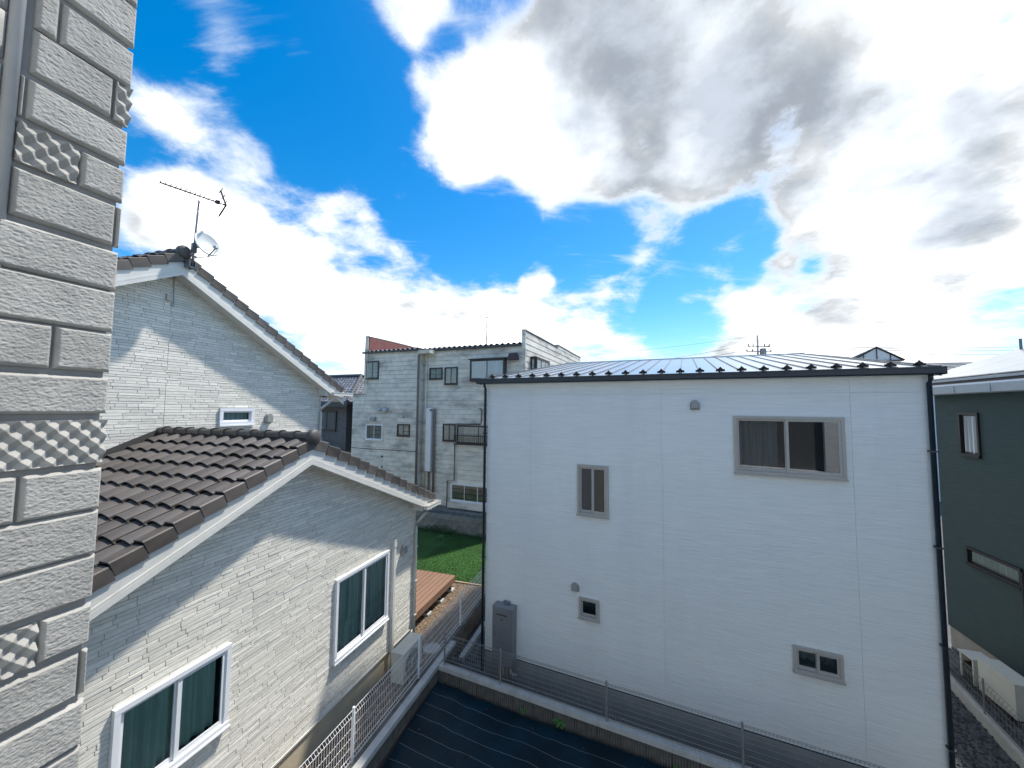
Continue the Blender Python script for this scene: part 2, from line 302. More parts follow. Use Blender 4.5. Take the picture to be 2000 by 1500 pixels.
def window(T, m, a0, a1, z0, z1, sash='white_sash', glass='glass', proud=.05, fw=.05, depth=.10, curtain=None, split=True, hole=True, sill=True, bars=1, rw=.035):
    """sliding window: m(a,b,c) maps along-wall, outward, up; frame proud of the wall, panes inside it"""
    f = MB(); d0 = -.06 if hole else 0.002
    f.box(a0-.0, a1+.0, d0, proud, z1-fw, z1, m); f.box(a0, a1, d0, proud+.012, z0, z0+fw, m)
    f.box(a0, a0+fw, d0, proud-.002, z0+fw, z1-fw, m); f.box(a1-fw, a1, d0, proud-.002, z0+fw, z1-fw, m)
    if sill: f.box(a0-.012, a1+.012, d0+.01, proud+.03, z0-.022, z0-.001, m)
    W = T.part('window', f, sash)
    n = (bars+1) if split else 1
    i0, i1, j0, j1 = a0+fw, a1-fw, z0+fw, z1-fw
    for k in range(n):
        l = i0+(i1-i0)*k/n-(.012 if k else 0); r = i0+(i1-i0)*(k+1)/n+(.012 if k < n-1 else 0)
        bo = proud-.018 if k % 2 else proud-.042
        if not hole: bo = proud-.012 if k % 2 else proud-.026
        s_ = MB(); t = .018 if hole else .010
        s_.box(l, r, bo-t, bo, j1-rw, j1-.001, m); s_.box(l, r, bo-t, bo, j0+.001, j0+rw*1.3, m)
        s_.box(l, l+rw, bo-t, bo, j0+rw*1.3, j1-rw, m); s_.box(r-rw, r, bo-t, bo, j0+rw*1.3, j1-rw, m)
        T.part('sash', s_, sash, W)
        g = MB(); g.quad(m(l+rw, bo-t*.5, j0+rw*1.3), m(r-rw, bo-t*.5, j0+rw*1.3), m(r-rw, bo-t*.5, j1-rw), m(l+rw, bo-t*.5, j1-rw))
        T.part('pane', g, glass, W, fix=False)
    if hole:
        bx = MB(); D = -.75
        p = [m(i0, -.05, j0), m(i1, -.05, j0), m(i1, -.05, j1), m(i0, -.05, j1), m(i0, D, j0), m(i1, D, j0), m(i1, D, j1), m(i0, D, j1)]
        bx.add(p, [(0, 1, 5, 4), (1, 2, 6, 5), (2, 3, 7, 6), (3, 0, 4, 7), (4, 5, 6, 7)])
        T.part('window_recess', bx, 'dark_in', W, fix=False)
    else:
        bx = MB(); bx.quad(m(i0, .006, j0), m(i1, .006, j0), m(i1, .006, j1), m(i0, .006, j1)); T.part('window_recess', bx, 'dark_in', W, fix=False)
    if curtain:
        spans, cm, cb = curtain
        for (c0, c1) in spans:
            c0 = i0+(i1-i0)*c0; c1 = i0+(i1-i0)*c1; N_ = max(8, int((c1-c0)/.012)); q = MB(); vs = []
            ph = random.random()*6
            for i in range(N_+1):
                x = c0+(c1-c0)*i/N_; w = (.034 if hole else .003)*sin(x*52+ph+1.3*sin(x*9+ph))+(.012 if hole else 0)*sin(x*23)
                vs += [m(x, cb+w, j0+.01), m(x, cb+w*.7, j1)]
            q.add(vs, [(2*i, 2*i+2, 2*i+3, 2*i+1) for i in range(N_)])
            T.part('curtain', q, cm, W, smooth=True, fix=False)
    return W

def hood_vent(T, m, a, c, w, h, d, mat):
    """rounded weather cover on a wall"""
    v = MB(); n = 10
    prof = [(-w/2, 0)]+[(-w/2*cos(pi*i/n), h*.5+h*.5*sin(pi*i/n)) for i in range(n+1)]+[(w/2, 0)]
    v.prism(prof, lambda x, y: m(a+x, .0, c+y), lambda x, y: m(a+x*.86, d, c+.02+y*.9))
    pl = MB(); prof2 = [(x*1.16, y*1.06-.012) for x, y in prof]
    pl.prism(prof2, lambda x, y: m(a+x, 0, c+y), lambda x, y: m(a+x, .012, c+y))
    P = T.part('vent_hood', v, mat); T.part('vent_flange', pl, mat, P)

# ------------------------------------------------------------------ frames
FA = Frame(-17.3)                       # left house and boundary: x = towards our lot, y = away
FW = Frame(-24.6, -.562, 8.903)         # white house: x along its front, y behind the front
FC = Frame(-23.0, -3.06, 19.0)          # three-storey building
FE = Frame(-18.9)                       # dark house on the right: wall at x = 7.466

# ------------------------------------------------------------------ setting
g = MB(); g.quad((-700, -300, -.02), (700, -300, -.02), (700, 1200, -.02), (-700, 1200, -.02))
single('ground', g, 'ground', None, None, kind='structure', fix=False)
# left neighbour's yard
N0 = -5.084                              # gable wall plane
g = MB(); g.box(-16, -4.24, -4, 11.75, -.3, .25); single('yard', g, 'soil', None, None, FA, (-8, 4, 0), kind='structure')
g = MB(); g.box(-16, -4.24, 11.81, 18.6, -.3, .262); single('lawn', g, 'lawn', None, None, FA, (-8, 14, 0), kind='structure')
g = MB(); g.box(-9, -4.24, 11.752, 11.808, -.2, .29); single('lawn_edging', g, pm('edging_board', (.36, .27, .17), .8, .15, 5), None, None, FA, (-6, 11.78, .2), kind='structure')

def octa(mb, x, y, z, r, rng):
    a = rng.random()*6.28; sx, sy, sz = r*rng.uniform(.7, 1.4), r*rng.uniform(.6, 1), r*rng.uniform(.35, .7); c, s_ = cos(a), sin(a)
    P = [(sx, 0, 0), (0, sy, 0), (-sx, 0, 0), (0, -sy, 0), (sx*.2, sy*.2, sz), (0, 0, -sz)]
    mb.add([(x+px*c-py*s_, y+px*s_+py*c, z+pz) for px, py, pz in P], [(0, 1, 4), (1, 2, 4), (2, 3, 4), (3, 0, 4), (1, 0, 5), (2, 1, 5), (3, 2, 5), (0, 3, 5)])
rng = random.Random(3)
g = MB()
for i in range(9000):
    y = rng.uniform(3, 11.7); x = rng.uniform(N0-(3. if y > 8.4 else 0)+.03, -4.27)
    octa(g, x, y, .25+rng.uniform(0, .02), rng.uniform(.012, .03), rng)
single('gravel', g, 'gravel', 'brown bark-coloured gravel strip beside the cream brick house', None, FA, (-5, 7, .25), kind='stuff', fix=False)
g = MB()
for i in range(9000):
    x = rng.uniform(-1.0, 8.6); y = rng.uniform(-.72, -.02)
    if x < -.12: y = rng.uniform(-.7, 3.0)
    octa(g, x, y, rng.uniform(-.02, .01), rng.uniform(.012, .03), rng)
for i in range(7000):
    x = rng.uniform(7.75, 10.4); y = rng.uniform(-.7, 5.0)
    octa(g, x, y, rng.uniform(-.02, .01), rng.uniform(.014, .034), rng)
single('gravel', g, 'darkgravel', 'dark blue-grey gravel around the white house', None, FW, (0, 0, 0), kind='stuff', fix=False)
g = MB()
for i in range(26000):
    y = 11.85+(17.6-11.85)*rng.random()**1.3; x = rng.uniform(-7.6, -4.27); a = rng.random()*6.28; h = rng.uniform(.018, .04); r = .006
    dx, dy = rng.uniform(-.012, .012), rng.uniform(-.012, .012)
    g.add([(x+r*cos(a), y+r*sin(a), .26), (x-r*cos(a), y-r*sin(a), .26), (x+dx, y+dy, .262+h)], [(0, 1, 2)])
single('turf_blades', g, 'blade', 'short green turf blades of the lawn behind the deck', None, FA, (-6, 14, .26), kind='stuff', fix=False)

# own lot: weed-control sheet, wrinkled
def vnoise(shape, cells, seed):
    r = np.random.RandomState(seed); gy, gx = cells; G_ = r.rand(gy+2, gx+2)
    y = np.linspace(0, gy, shape[0]); x = np.linspace(0, gx, shape[1]); yi = y.astype(int); xi = x.astype(int)
    fy = (y-yi)[:, None]; fx = (x-xi)[None, :]; fy = fy*fy*(3-2*fy); fx = fx*fx*(3-2*fx)
    a = G_[np.ix_(yi, xi)]; b = G_[np.ix_(yi, xi+1)]; c = G_[np.ix_(yi+1, xi)]; d = G_[np.ix_(yi+1, xi+1)]
    return a*(1-fx)*(1-fy)+b*fx*(1-fy)+c*(1-fx)*fy+d*fx*fy-.5
ZS = .30
c0 = FW.inv(-1.44, 8.27); N_ = 120
zn = vnoise((N_, N_), (14, 22), 1)*.045+vnoise((N_, N_), (40, 60), 2)*.018+vnoise((N_, N_), (5, 5), 4)*.06
g = MB(); vs = []
dA2 = FW.inv(FW.o[0]-sin(radians(17.3)), FW.o[1]-cos(radians(17.3)))
for i in range(N_):
    for j in range(N_):
        u = 9.5*j/(N_-1); v = 9.0*i/(N_-1)
        vs.append((c0[0]+u+dA2[0]*v, c0[1]-.06+dA2[1]*v, ZS+zn[i, j]))
g.add(vs, [(i*N_+j, i*N_+j+1, (i+1)*N_+j+1, (i+1)*N_+j) for i in range(N_-1) for j in range(N_-1)])
o = single('weed_control_sheet', g, 'sheet', 'dark blue-green weed control sheet with pale guide lines covering the empty lot', 'ground sheet', FW, (c0[0], c0[1], ZS), smooth=True)

pin = MB(); pin.lathe([(.001, .012), (.012, .012), (.03, .004), (.032, -.01)], (0, 0, 0), n=10); pinm = pin.mesh('fixing_pin'); pinm.materials.append(M['blackm'])
for i in range(5):
    for j in range(7):
        q = bpy.data.objects.new('fixing_pin', pinm); COL.objects.link(q); q.parent = o
        u, v = .25+j*.95+random.uniform(-.05, .05), .22+i*.9+random.uniform(-.05, .05)
        q.location = (u+dA2[0]*v, -.06+dA2[1]*v, .012+zn[int(v/9*119), int(u/9.5*119)])
# ------------------------------------------------------------------ kerb walls and fences
def rib_block(L, h, d, ribs=9):
    mb = MB(); n = ribs; prof = [(0, d)]
    for i in range(n):
        a = L*i/n; w = L/n
        prof += [(a+.06*w, -.0), (a+.52*w, -.0), (a+.60*w, .022), (a+.94*w, .022)]
    prof += [(L, 0), (L, d)]
    mb.prism(prof, lambda x, y: (x, y, 0), lambda x, y: (x, y, h)); return mb.mesh('kerb_block')
KB = rib_block(.394, .27, .10); KB.materials.append(M['ribblock'])
# right kerb (under the grey fence), face towards us is -y of FW
yk = FW.inv(-.179, 7.789)[1]             # fence line in FW
x0k = FW.inv(-1.47, 8.36)[0]
T = Thing('kerb_wall', 'low ribbed concrete block kerb with pale cap under the grey mesh fence', 'kerb', FW, (3, yk, 0))
for i in range(24):
    T.place('kerb_block', KB, (x0k+.13+i*.4, yk-.065, .245))
    c = MB(); a = x0k+.13+i*.4 if i else x0k; c.box(a, x0k+.13+(i+1)*.4-.004, yk-.075+random.uniform(-.002, .002), yk+.065, .515, .60); T.part('cap_block', c, 'conc')
c = MB(); c.box(x0k, x0k+9.9, yk-.04, yk+.06, -.1, .514); T.part('core', c, 'ribblock')
# left kerb
T = Thing('kerb_wall', 'pale concrete capped kerb beside the white mesh fence', 'kerb', FA, (-3.97, 4, 0))
for i in range(24):
    y1 = 8.36-i*.4
    o = T.place('kerb_block', KB, (-3.915, y1-.4, .245), (0, 0, pi/2))
    c = MB(); c.box(-4.035, -3.905+random.uniform(-.002, .002), y1-.396, y1, .515, .60); T.part('cap_block', c, 'conc')
c = MB(); c.box(-4.03, -3.93, -1.2, 8.36, -.1, .514); T.part('core', c, 'ribblock')

def mesh_panel(L, h, vp, hz, r, bend=True):
    """welded wire panel in x-z plane, box bends at top and bottom"""
    mb = MB()
    for z in hz: mb.tube([(0, 0, z), (L, 0, z)], r, 4)
    n = int(round(L/vp))
    for i in range(n+1):
        x = L*i/n
        pts = [(x, 0, .03), (x, 0, .05), (x, .035, .085), (x, 0, .12), (x, 0, h-.10), (x, .04, h-.05), (x, 0, h)] if bend else [(x, 0, .03), (x, 0, h)]
        mb.tube([(a, b-r*1.6, c) for a, b, c in pts], r*.85, 4)
    if bend:
        for z, b in ((h-.05, .04), (.085, .035)): mb.tube([(0, b, z), (L, b, z)], r, 4)
    return mb.mesh('mesh_panel', fix=False)
def post_mesh(h, w, capm=True):
    mb = MB(); mb.lathe([(w, -.03), (w, h), (w*.85, h+.012), (0.001, h+.014)], (0, 0, 0), n=10); return mb.mesh('post')
def fence(name, label, fr, x0, y0, ang, stations, z, h, mat, vp, hz, r, pw):
    T = Thing(name, label, 'fence', fr, (x0, y0, z))
    pmh = post_mesh(h+.02, pw); pmh.materials.append(M[mat]); smooth_mesh(pmh); cache = {}
    for s_ in stations: T.place('post', pmh, (x0+cos(ang)*s_, y0+sin(ang)*s_, z), (0, 0, ang))
    for a, b in zip(stations[:-1], stations[1:]):
        L = round(b-a, 3)
        if L not in cache: cache[L] = mesh_panel(L, h, vp, hz, r); cache[L].materials.append(M[mat])
        T.place('mesh_panel', cache[L], (x0+cos(ang)*a, y0+sin(ang)*a, z), (0, 0, ang))
    return T
xr = FW.inv(-.179, 7.789)[0]
fence('mesh_fence', 'short grey welded mesh fence on the ribbed kerb in front of the white house', FW, xr, yk, 0, [x0k-xr+.1, 0, 2.06, 4.1, 6.14, 8.18], .60, .63, 'greywire', .05, [.03, .05, .12, .2, .29, .38, .46, .53, .63], .0036, .019)
sL = -4.17
T = Thing('fence_base_wall', 'low concrete block wall carrying the white mesh fence', 'wall', FA, (sL, 6, 0))
BB = MB(); BB.box(0, .10, .003, .392, 0, .188); BBm = BB.mesh('block'); BBm.materials.append(M['brownblock'])
for i in range(36):
    for k in range(2):
        T.place('block', BBm, (sL+.0, 1.9+i*.395+(k*.2), .07+k*.19))
c = MB(); c.box(sL-.07, sL+.04, 1.5, 16.3, -.1, .449); T.part('core', c, 'brownblock')
for i in range(36): c = MB(); c.box(sL-.055, sL+.075, 1.9+i*.4+.002, 1.9+i*.4+.398, .451, .50); T.part('coping', c, 'ribblock')
# stations so that posts land at the measured places
sp = [FA.inv(-2.412, 6.226)[1], FA.inv(-1.866, 8.085)[1], FA.inv(-1.324, 9.995)[1]]
st = [sp[0]-1.99*2, sp[0]-1.99, sp[0], sp[1], sp[2], sp[2]+1.97, sp[2]+3.94, sp[2]+5.9]
T = fence('mesh_fence', 'white welded mesh fence between the cream brick house and the empty lot', FA, sL, 0, pi/2, st, .50, .79, 'whitewire', .05, [.03, .05, .12, .25, .39, .53, .69, .79], .0036, .022)
# kerb strip on the white house side of the boundary
g = MB(); g.box(sL+.22, sL+.34, 8.6, 15.5, -.1, .10); single('boundary_kerb', g, 'conc', 'pale concrete kerb strip along the foot of the boundary wall', 'kerb', FA, (sL+.28, 12, 0))
# right-hand boundary (between white and dark house)
fe0 = FE.inv(8.73, 6.8); fe1 = FE.inv(9.63, 8.59)
ang = atan2(fe1[1]-fe0[1], fe1[0]-fe0[0]); Lf = 7.2
fx, fy = fe0[0]-cos(ang)*3.0, fe0[1]-sin(ang)*3.0
T = Thing('kerb_wall', 'concrete kerb between the white house and the dark green-grey house', 'kerb', FE, (fx, fy, 0))
for i in range(16):
    c = MB(); q = lambda a, b, z: (fx+cos(ang)*a-sin(ang)*b, fy+sin(ang)*a+cos(ang)*b, z)
    c.box(i*.5, i*.5+.497, -.06, .06, -.1, .20, q); T.part('kerb_block', c, 'conc')
fence('mesh_fence', 'grey mesh fence in front of the air conditioning units at the dark house', FE, fx, fy, ang, [0, 2, 4, 6, 8], .20, .62, 'greywire', .1, [.03, .12, .24, .36, .48, .62], .0034, .017)

# ------------------------------------------------------------------ our own house (corner of wall with chiselled block siding)
PN = -1.743; SE = .84
T = Thing('own_house', 'grey chiselled block-pattern siding wall corner of the house beside the viewpoint', 'house', FA, (-2.2, 0, 0))
rows = [7.466, 7.302, 7.151, 6.997, 6.852, 6.712, 6.548, 6.397, 6.25, 6.102, 5.959, 5.794, 5.646, 5.499, 5.346, 5.199, 5.041, 4.887]
z = rows[0]
while z < 8.6: z += .1517; rows.insert(0, z)
z = rows[-1]
while z > .35: z -= .1517; rows.append(z)
wide = {round(v, 3) for v in (7.302, 6.997, 6.852, 6.712, 6.548, 6.102, 5.959, 5.794, 5.346, 5.199, 5.041)}
# joints per row (z of row top): list of (s0, s1, kind); seam at s = .575
plan = {7.302: [(.60, .655, 'c'), (.655, .84, 'c')], 7.151: [(.60, .795, 'c'), (.795, .84, 'p')], 6.997: [(.585, .60, 'c'), (.60, .84, 'c')],
        6.852: [(.585, .725, 'p'), (.725, .84, 'c')], 6.712: [(.585, .826, 'c'), (.826, .84, 'c')], 6.25: [(.45, .70, 'c'), (.70, .84, 'c')],
        5.959: [(.45, .84, 'p')], 5.794: [(.45, .655, 'c'), (.655, .84, 'c')], 5.346: [(.45, .722, 'p'), (.722, .84, 'c')], 5.199: [(.45, .822, 'c'), (.822, .84, 'c')]}
def chisel(s0, s1, z0, z1, d, kind, seed, fine, endbev):
    """block front as a displaced grid with bevelled rim"""
    mb = MB(); st_ = .0021 if fine else .03
    nx = max(4, int((s1-s0)/st_)); nz = max(4, int((z1-z0)/st_))
    X = np.linspace(s0, s1, nx+1); Z = np.linspace(z0, z1, nz+1); D = np.zeros((nz+1, nx+1))
    if kind == 'c':
        a = vnoise((nz+1, nx+1), (max(2, int((z1-z0)/.0060)), max(2, int((s1-s0)/.016))), seed)
        b = vnoise((nz+1, nx+1), (max(2, int((z1-z0)/.0034)), max(2, int((s1-s0)/.006))), seed+1)
        c_ = vnoise((nz+1, nx+1), (max(2, int((z1-z0)/.025)), max(2, int((s1-s0)/.06))), seed+2)
        D = .0011*a+.0021*b+.0008*c_ if fine else .002*a
    else:
        p = .050; pzz = .054
        pz = ((Z-z1) % pzz)/pzz
        def pyr(ox, oz):
            fx = (((X-SE)+ox) % p)/p; fz = (((Z-z1)+oz) % pzz)/pzz
            return 1-np.maximum(np.abs(2*fx-1)[None, :], np.abs(2*fz-1)[:, None])
        D = np.maximum(pyr(0, 0), pyr(p/2, pzz/2))*.022-.016
    vs = []
    for i in range(nz+1):
        for j in range(nx+1):
            e = min(X[j]-s0, s1-X[j], Z[i]-z0, z1-Z[i]); k = min(1., e/.008)
            if kind == 'p': k = 1.
            vs.append((PN+(d+D[i, j])*k+(1-k)*(d*.35), X[j], Z[i]))
    fs = [(i*(nx+1)+j, i*(nx+1)+j+1, (i+1)*(nx+1)+j+1, (i+1)*(nx+1)+j) for i in range(nz) for j in range(nx)]
    # skirt back to the wall
    rim = [(0, j) for j in range(nx+1)]+[(i, nx) for i in range(1, nz+1)]+[(nz, j) for j in range(nx-1, -1, -1)]+[(i, 0) for i in range(nz-1, 0, -1)]
    k0 = len(vs); idx = [i*(nx+1)+j for i, j in rim]
    for i, j in rim: vs.append((PN-.004, X[j], Z[i]))
    m_ = len(rim); fs += [(idx[(q+1) % m_], idx[q], k0+q, k0+(q+1) % m_) for q in range(m_)]
    mb.add(vs, fs); return mb
sd_ = 100
for r_ in range(len(rows)-1):
    zt, zb = rows[r_], rows[r_+1]; key = round(zt, 3); sd_ += 3
    gt = .010 if key in wide else .003; gb = .010 if round(zb, 3) in wide else .003
    fine = 4.7 < zb and zt < 7.7
    if fine:
        segs = list(plan.get(key, [(.45, .84, 'c')]))
        if segs[0][0] <= .451: segs = [(-.45, .448, 'c')]+segs
        else: segs = [(-.45, .555, 'c')]+segs
        if key not in plan and zt > 6.85: segs = [(-.45, .555, 'c'), (.585, .84, 'c')]
    else:
        q = random.choice((.1, .3, .5)); segs = [(-.45, q, 'c'), (q, .84, 'c')]
    for (a, b, kd) in segs:
        aa = a+(.004 if a > -.44 else 0); bb = b-(.004 if b < .839 else 0)
        if bb-aa < .004: continue
        mb = chisel(aa, bb, zb+gb, zt-gt, .019, kd, sd_, fine and a > .3, True); sd_ += 1
        T.part('siding_block', mb, 'stone', smooth=(kd == 'c' and fine), fix=False)
c = MB(); c.box(-3.2, PN, -.44, SE-.012, 0, 9.2); T.part('wall', c, 'stone_back')
c = MB(); c.tube([(PN+.004, .570, 6.3), (PN+.004, .570, 9.0)], .016, 10); T.part('joint_bead', c, 'bead', smooth=True)
c = MB(); c.box(-3.2, .9, -1.2, -.46, 0, 8.6); c.box(4.1, 7.5, -1.2, -.46, 0, 8.6); c.box(.9, 4.1, -1.2, -.46, 0, 4.0); c.box(.9, 4.1, -1.2, -.46, 6.6, 8.6); T.part('front_wall', c, 'plainwall')
c = MB(); c.box(.9, 4.1, -1.2, -.8, 4.0, 6.6); T.part('dark_reflection_recess', c, pm('shaded_recess', (.10, .105, .11), .8))  # unseen recess added, coloured dark to be mirrored in the white house's window

# ------------------------------------------------------------------ cream brick house on the left (two aligned gables)
TA = Thing('brick_house', 'cream stacked-brick house with brown tiled gable roofs and white trim', 'house', FA, (-8, 5, .2))
NU = -8.32
S1, S2 = 4.82, 4.82
SL1, SL2 = .432, .548
ZB1, ZB2 = 5.43, 8.80                    # barge top at the apex
E1, E2 = 8.84, 9.33                      # roof eave end (tile tips)
C1, C2 = 8.36, 8.56                      # wall corner
OH = .30
HO1 = [(2.68, 3.87, 1.87, 2.89), (5.75, 7.30, 1.46, 2.90)]
mA1 = lambda a, b, c: (N0+b, a, c)
mA2 = lambda a, b, c: (NU+b, a, c)
pat = [.040, .055, .045, .042, .062, .048, .056, .045, .062]
def split_iv(iv, hs):
    out_ = [iv]
    for a, b in hs:
        nx = []
        for (p, q) in out_:
            if b <= p or a >= q: nx.append((p, q))
            else:
                if a > p: nx.append((p, a))
                if b < q: nx.append((q if False else b, q))
        out_ = nx
    return out_
bricks = []; cores = {1: MB(), 2: MB()}
def brick_wall(wid, NP, za, apexz, sl, sc, corner, left, holes, seam):
    z = za; k = 0
    while z < apexz-.08:
        h = pat[k % 9]; k += 1
        half = (apexz-(z+h))/sl
        a0 = max(left, sc-half); a1 = min(corner, sc+half)
        if a1-a0 < .1: break
        hs = [(p-.0, q+.0) for p, q, r, t in holes if z+h > r+.02 and z < t-.02]
        for (p, q) in split_iv((a0, a1), hs):
            cores[wid].box(NP-.09, NP, p, q, z, z+h)
            s = p
            while s < q-.01:
                L = random.choice((.16, .22, .28, .33, .38, .44, .52)); 
                if s == p: L *= random.choice((.4, .7, 1))
                e = min(q, s+L)
                if q-e < .09: e = q
                if seam and s < seam-.05 < seam < e-.05 and seam > p: e = seam
                bricks.append((wid, NP, s+.0025, e-.0025, z+.0022, z+h-.0022, random.choice((.006, .007, .008, .0095))))
                s = e
        z += h
    return
brick_wall(1, N0, .72, ZB1-.17, SL1, S1, C1, 1.2, HO1, 0)
brick_wall(2, NU, 4.2, ZB2-.2, SL2, S2, C2, 0.0, [(5.84, 6.61, 5.58, 5.95)], 4.85)
def brick_pts(NP, s0, s1, z0, z1, d, iv=.004):
    return [(NP-.001, s0, z0), (NP-.001, s1, z0), (NP-.001, s1, z1), (NP-.001, s0, z1), (NP+d, s0+iv*.6, z0+iv*.5), (NP+d, s1-iv*.6, z0+iv*.5), (NP+d*.9, s1-iv*.6, z1-iv), (NP+d*.9, s0+iv*.6, z1-iv)]
BF = [(4, 5, 6, 7), (0, 1, 5, 4), (1, 2, 6, 5), (2, 3, 7, 6), (3, 0, 4, 7)]
def dist(b):
    p = FA.w(b[1], (b[2]+b[3])/2, (b[4]+b[5])/2); return (p-Vector((0, 0, H))).length
vis = [b for b in bricks if b[0] == 1 and b[2] > 2.2]
vis.sort(key=lambda b: dist(b)/sqrt((b[3]-b[2])*(b[5]-b[4])))
near = set(id(b) for b in vis[:300])
shared = {}; field = {1: MB(), 2: MB()}
W1 = TA.part('wall', cores[1], 'mortar'); W2 = TA.part('wall', cores[2], 'mortar')
for b in bricks:
    if id(b) in near:
        key = (round(b[3]-b[2], 3), round(b[5]-b[4], 3), b[6])
        if key not in shared:
            mb = MB(); mb.add(brick_pts(0, 0, key[0], 0, key[1], b[6]), BF); shared[key] = mb.mesh('brick', fix=False); shared[key].materials.append(M['brick'])
        TA.place('brick', shared[key], (b[1], b[2], b[4]), parent=W1)
    else: field[b[0]].add(brick_pts(*b[1:7]), BF)
TA.part('brick_facing', field[1], 'brick_i', W1, kind='stuff', fix=False)
TA.part('brick_facing', field[2], 'brick_i', W2, kind='stuff', fix=False)
# foundation, drip trim, remaining walls
c = MB(); c.box(NU-.3, N0-.012, 1.2, C1-.01, 0.0, .69); TA.part('foundation', c, 'found_a')
c = MB(); c.box(N0-.02, N0+.022, 1.2, C1+.02, .69, .718); TA.part('drip_trim', c, 'trim')
for q in ((NU-.2, N0-.092, C1-.12, C1, .72, 3.6), (NU-.2, N0-.092, 1.2, 1.3, .72, 3.6), (-14.5, NU-.092, C2-.12, C2, .3, 6.4), (-14.5, NU-.092, 0, .1, .3, 6.0)):
    c = MB(); c.box(*q); TA.part('side_wall', c, 'brick_i')
c = MB(); c.box(N0-.1, N0+.017, C1+.001, C1+.03, .72, 3.56); TA.part('corner_trim', c, 'trim')
c = MB(); c.box(NU-.1, NU+.017, C2+.001, C2+.03, 3.0, 6.4); TA.part('corner_trim', c, 'trim')
# windows
window(TA, mA1, *HO1[0][:2], HO1[0][2], HO1[0][3], proud=.06, fw=.055, curtain=([(0, .97)], 'curtain', -.062), rw=.045)
window(TA, mA1, *HO1[1][:2], HO1[1][2], HO1[1][3], proud=.06, fw=.055, curtain=([(0, .62), (.66, 1)], 'curtain', -.062), rw=.045)
window(TA, mA2, 5.84, 6.61, 5.58, 5.95, proud=.05, fw=.07, split=False, rw=.03, curtain=([(0, 1)], 'curtain', -.12))
hood_vent(TA, mA1, 7.88, 2.60, .16, .20, .09, 'ventgrey'); hood_vent(TA, mA2, 6.98, 5.60, .17, .22, .10, 'ventgrey')
c = MB(); c.box(NU, NU+.05, 4.75, 4.84, 7.97, 8.09); TA.part('junction_box', c, 'pipebeige')
c = MB(); c.tube([(NU+.02, 4.86, 8.52), (NU+.02, 4.87, 8.1), (NU+.03, 4.88, 7.9), (NU+.03, 4.86, 7.86), (NU+.02, 4.83, 7.92)], .006, 5); TA.part('cable', c, 'alum')
# gable trims: soffit, barge boards, roof deck
def gable(NP, sc, zb, sl, e_r, e_l, lab):
    ca = sqrt(1+sl*sl)
    for sg, e in ((1, e_r), (-1, e_l)):
        L = abs(e-sc)
        def q(u, b, t): return (NP+b, sc+sg*u, zb-sl*u+t*ca)       # u horizontal run, t thickness offset
        b_ = MB(); b_.box(0, L-.02, OH-.028, OH, -.31, 0, q); P = TA.part('barge_board', b_, 'trim')
        b_ = MB(); b_.box(0, L-.05, OH+.0005, OH+.014, -.311, -.25, q); TA.part('barge_moulding', b_, 'trim', P)
        b_ = MB(); b_.box(0, L-.05, OH+.0005, OH+.009, -.245, -.222, q); TA.part('barge_moulding', b_, 'trim', P)
        b_ = MB(); b_.box(0, L-.1, -.02, OH-.029, -.285, -.26, q); TA.part('soffit', b_, 'trim')
    return
gable(N0, S1, ZB1, SL1, E1-.14, .85, 'l'); gable(NU, S2, ZB2, SL2, E2-.15, .4, 'u')
for NP, s0, s1, z0, z1 in ((N0, C1+.031, 8.60, 3.50, 3.62), (NU, C2+.031, 8.95, 6.30, 6.42)):
    b_ = MB(); b_.box(NP-.2, NP+OH-.03, s0-.12, s1, z0, z1+.06); TA.part('eave_box', b_, 'trim')
# roof slabs
def roof_slab(n0, n1, sc, zb, sl, e_r, e_l):
    d = MB()
    for sg, e in ((1, e_r), (-1, e_l)):
        L = abs(e-sc); d.hexa([(n0, sc, zb-.10), (n1, sc, zb-.10), (n1, sc+sg*L, zb-.10-sl*L), (n0, sc+sg*L, zb-.10-sl*L), (n0, sc, zb+.012), (n1, sc, zb+.012), (n1, sc+sg*L, zb+.012-sl*L), (n0, sc+sg*L, zb+.012-sl*L)])
    return d
TA.part('roof_deck', roof_slab(NU+.005, N0+OH-.031, S1, ZB1, SL1, E1-.08, .9), 'deck_under')
TA.part('roof_deck', roof_slab(-14.6, NU+OH-.031, S2, ZB2, SL2, E2-.08, .3), 'deck_under')
# roof tiles: roll tile, u across, v down the slope, w normal
TW, TL = .298, .285
def tile_geo(nseg=10):
    """arched roll with a slot-like pan beside it and an open lower end"""
    vs = []; fs = []; sm = []
    lift0, lift1 = .002, .052; th = .013; W_ = TW*.80
    arc = [(W_*k/nseg, .016+.046*sin(pi*k/nseg)) for k in range(nseg+1)]
    strips = [(arc, True), ([(W_, .016), (W_, -.018)], False), ([(W_, -.018), (TW, -.018)], False), ([(TW, -.018), (TW, .016)], False)]
    for prof, smo in strips:
        k0 = len(vs); n = len(prof)
        for v, l in ((-.05, lift0), (TL+.012, lift1)):
            for x, h in prof: vs.append((x, v, h+l))
        for k in range(n-1): fs.append((k0+k, k0+k+1, k0+n+k+1, k0+n+k)); sm.append(smo)
    k0 = len(vs); n = nseg+1
    for x, h in arc: vs.append((x, TL+.012, h+lift1))
    for x, h in arc: vs.append((x, TL+.012, h+lift1-th))
    for x, h in arc: vs.append((x, TL-.07, h+lift1-th-.012))
    for k in range(nseg):
        fs.append((k0+k, k0+k+1, k0+n+k+1, k0+n+k)); sm.append(False)
        fs.append((k0+n+k, k0+n+k+1, k0+2*n+k+1, k0+2*n+k)); sm.append(False)
    return vs, fs, sm
tv, tf, tsm = tile_geo()
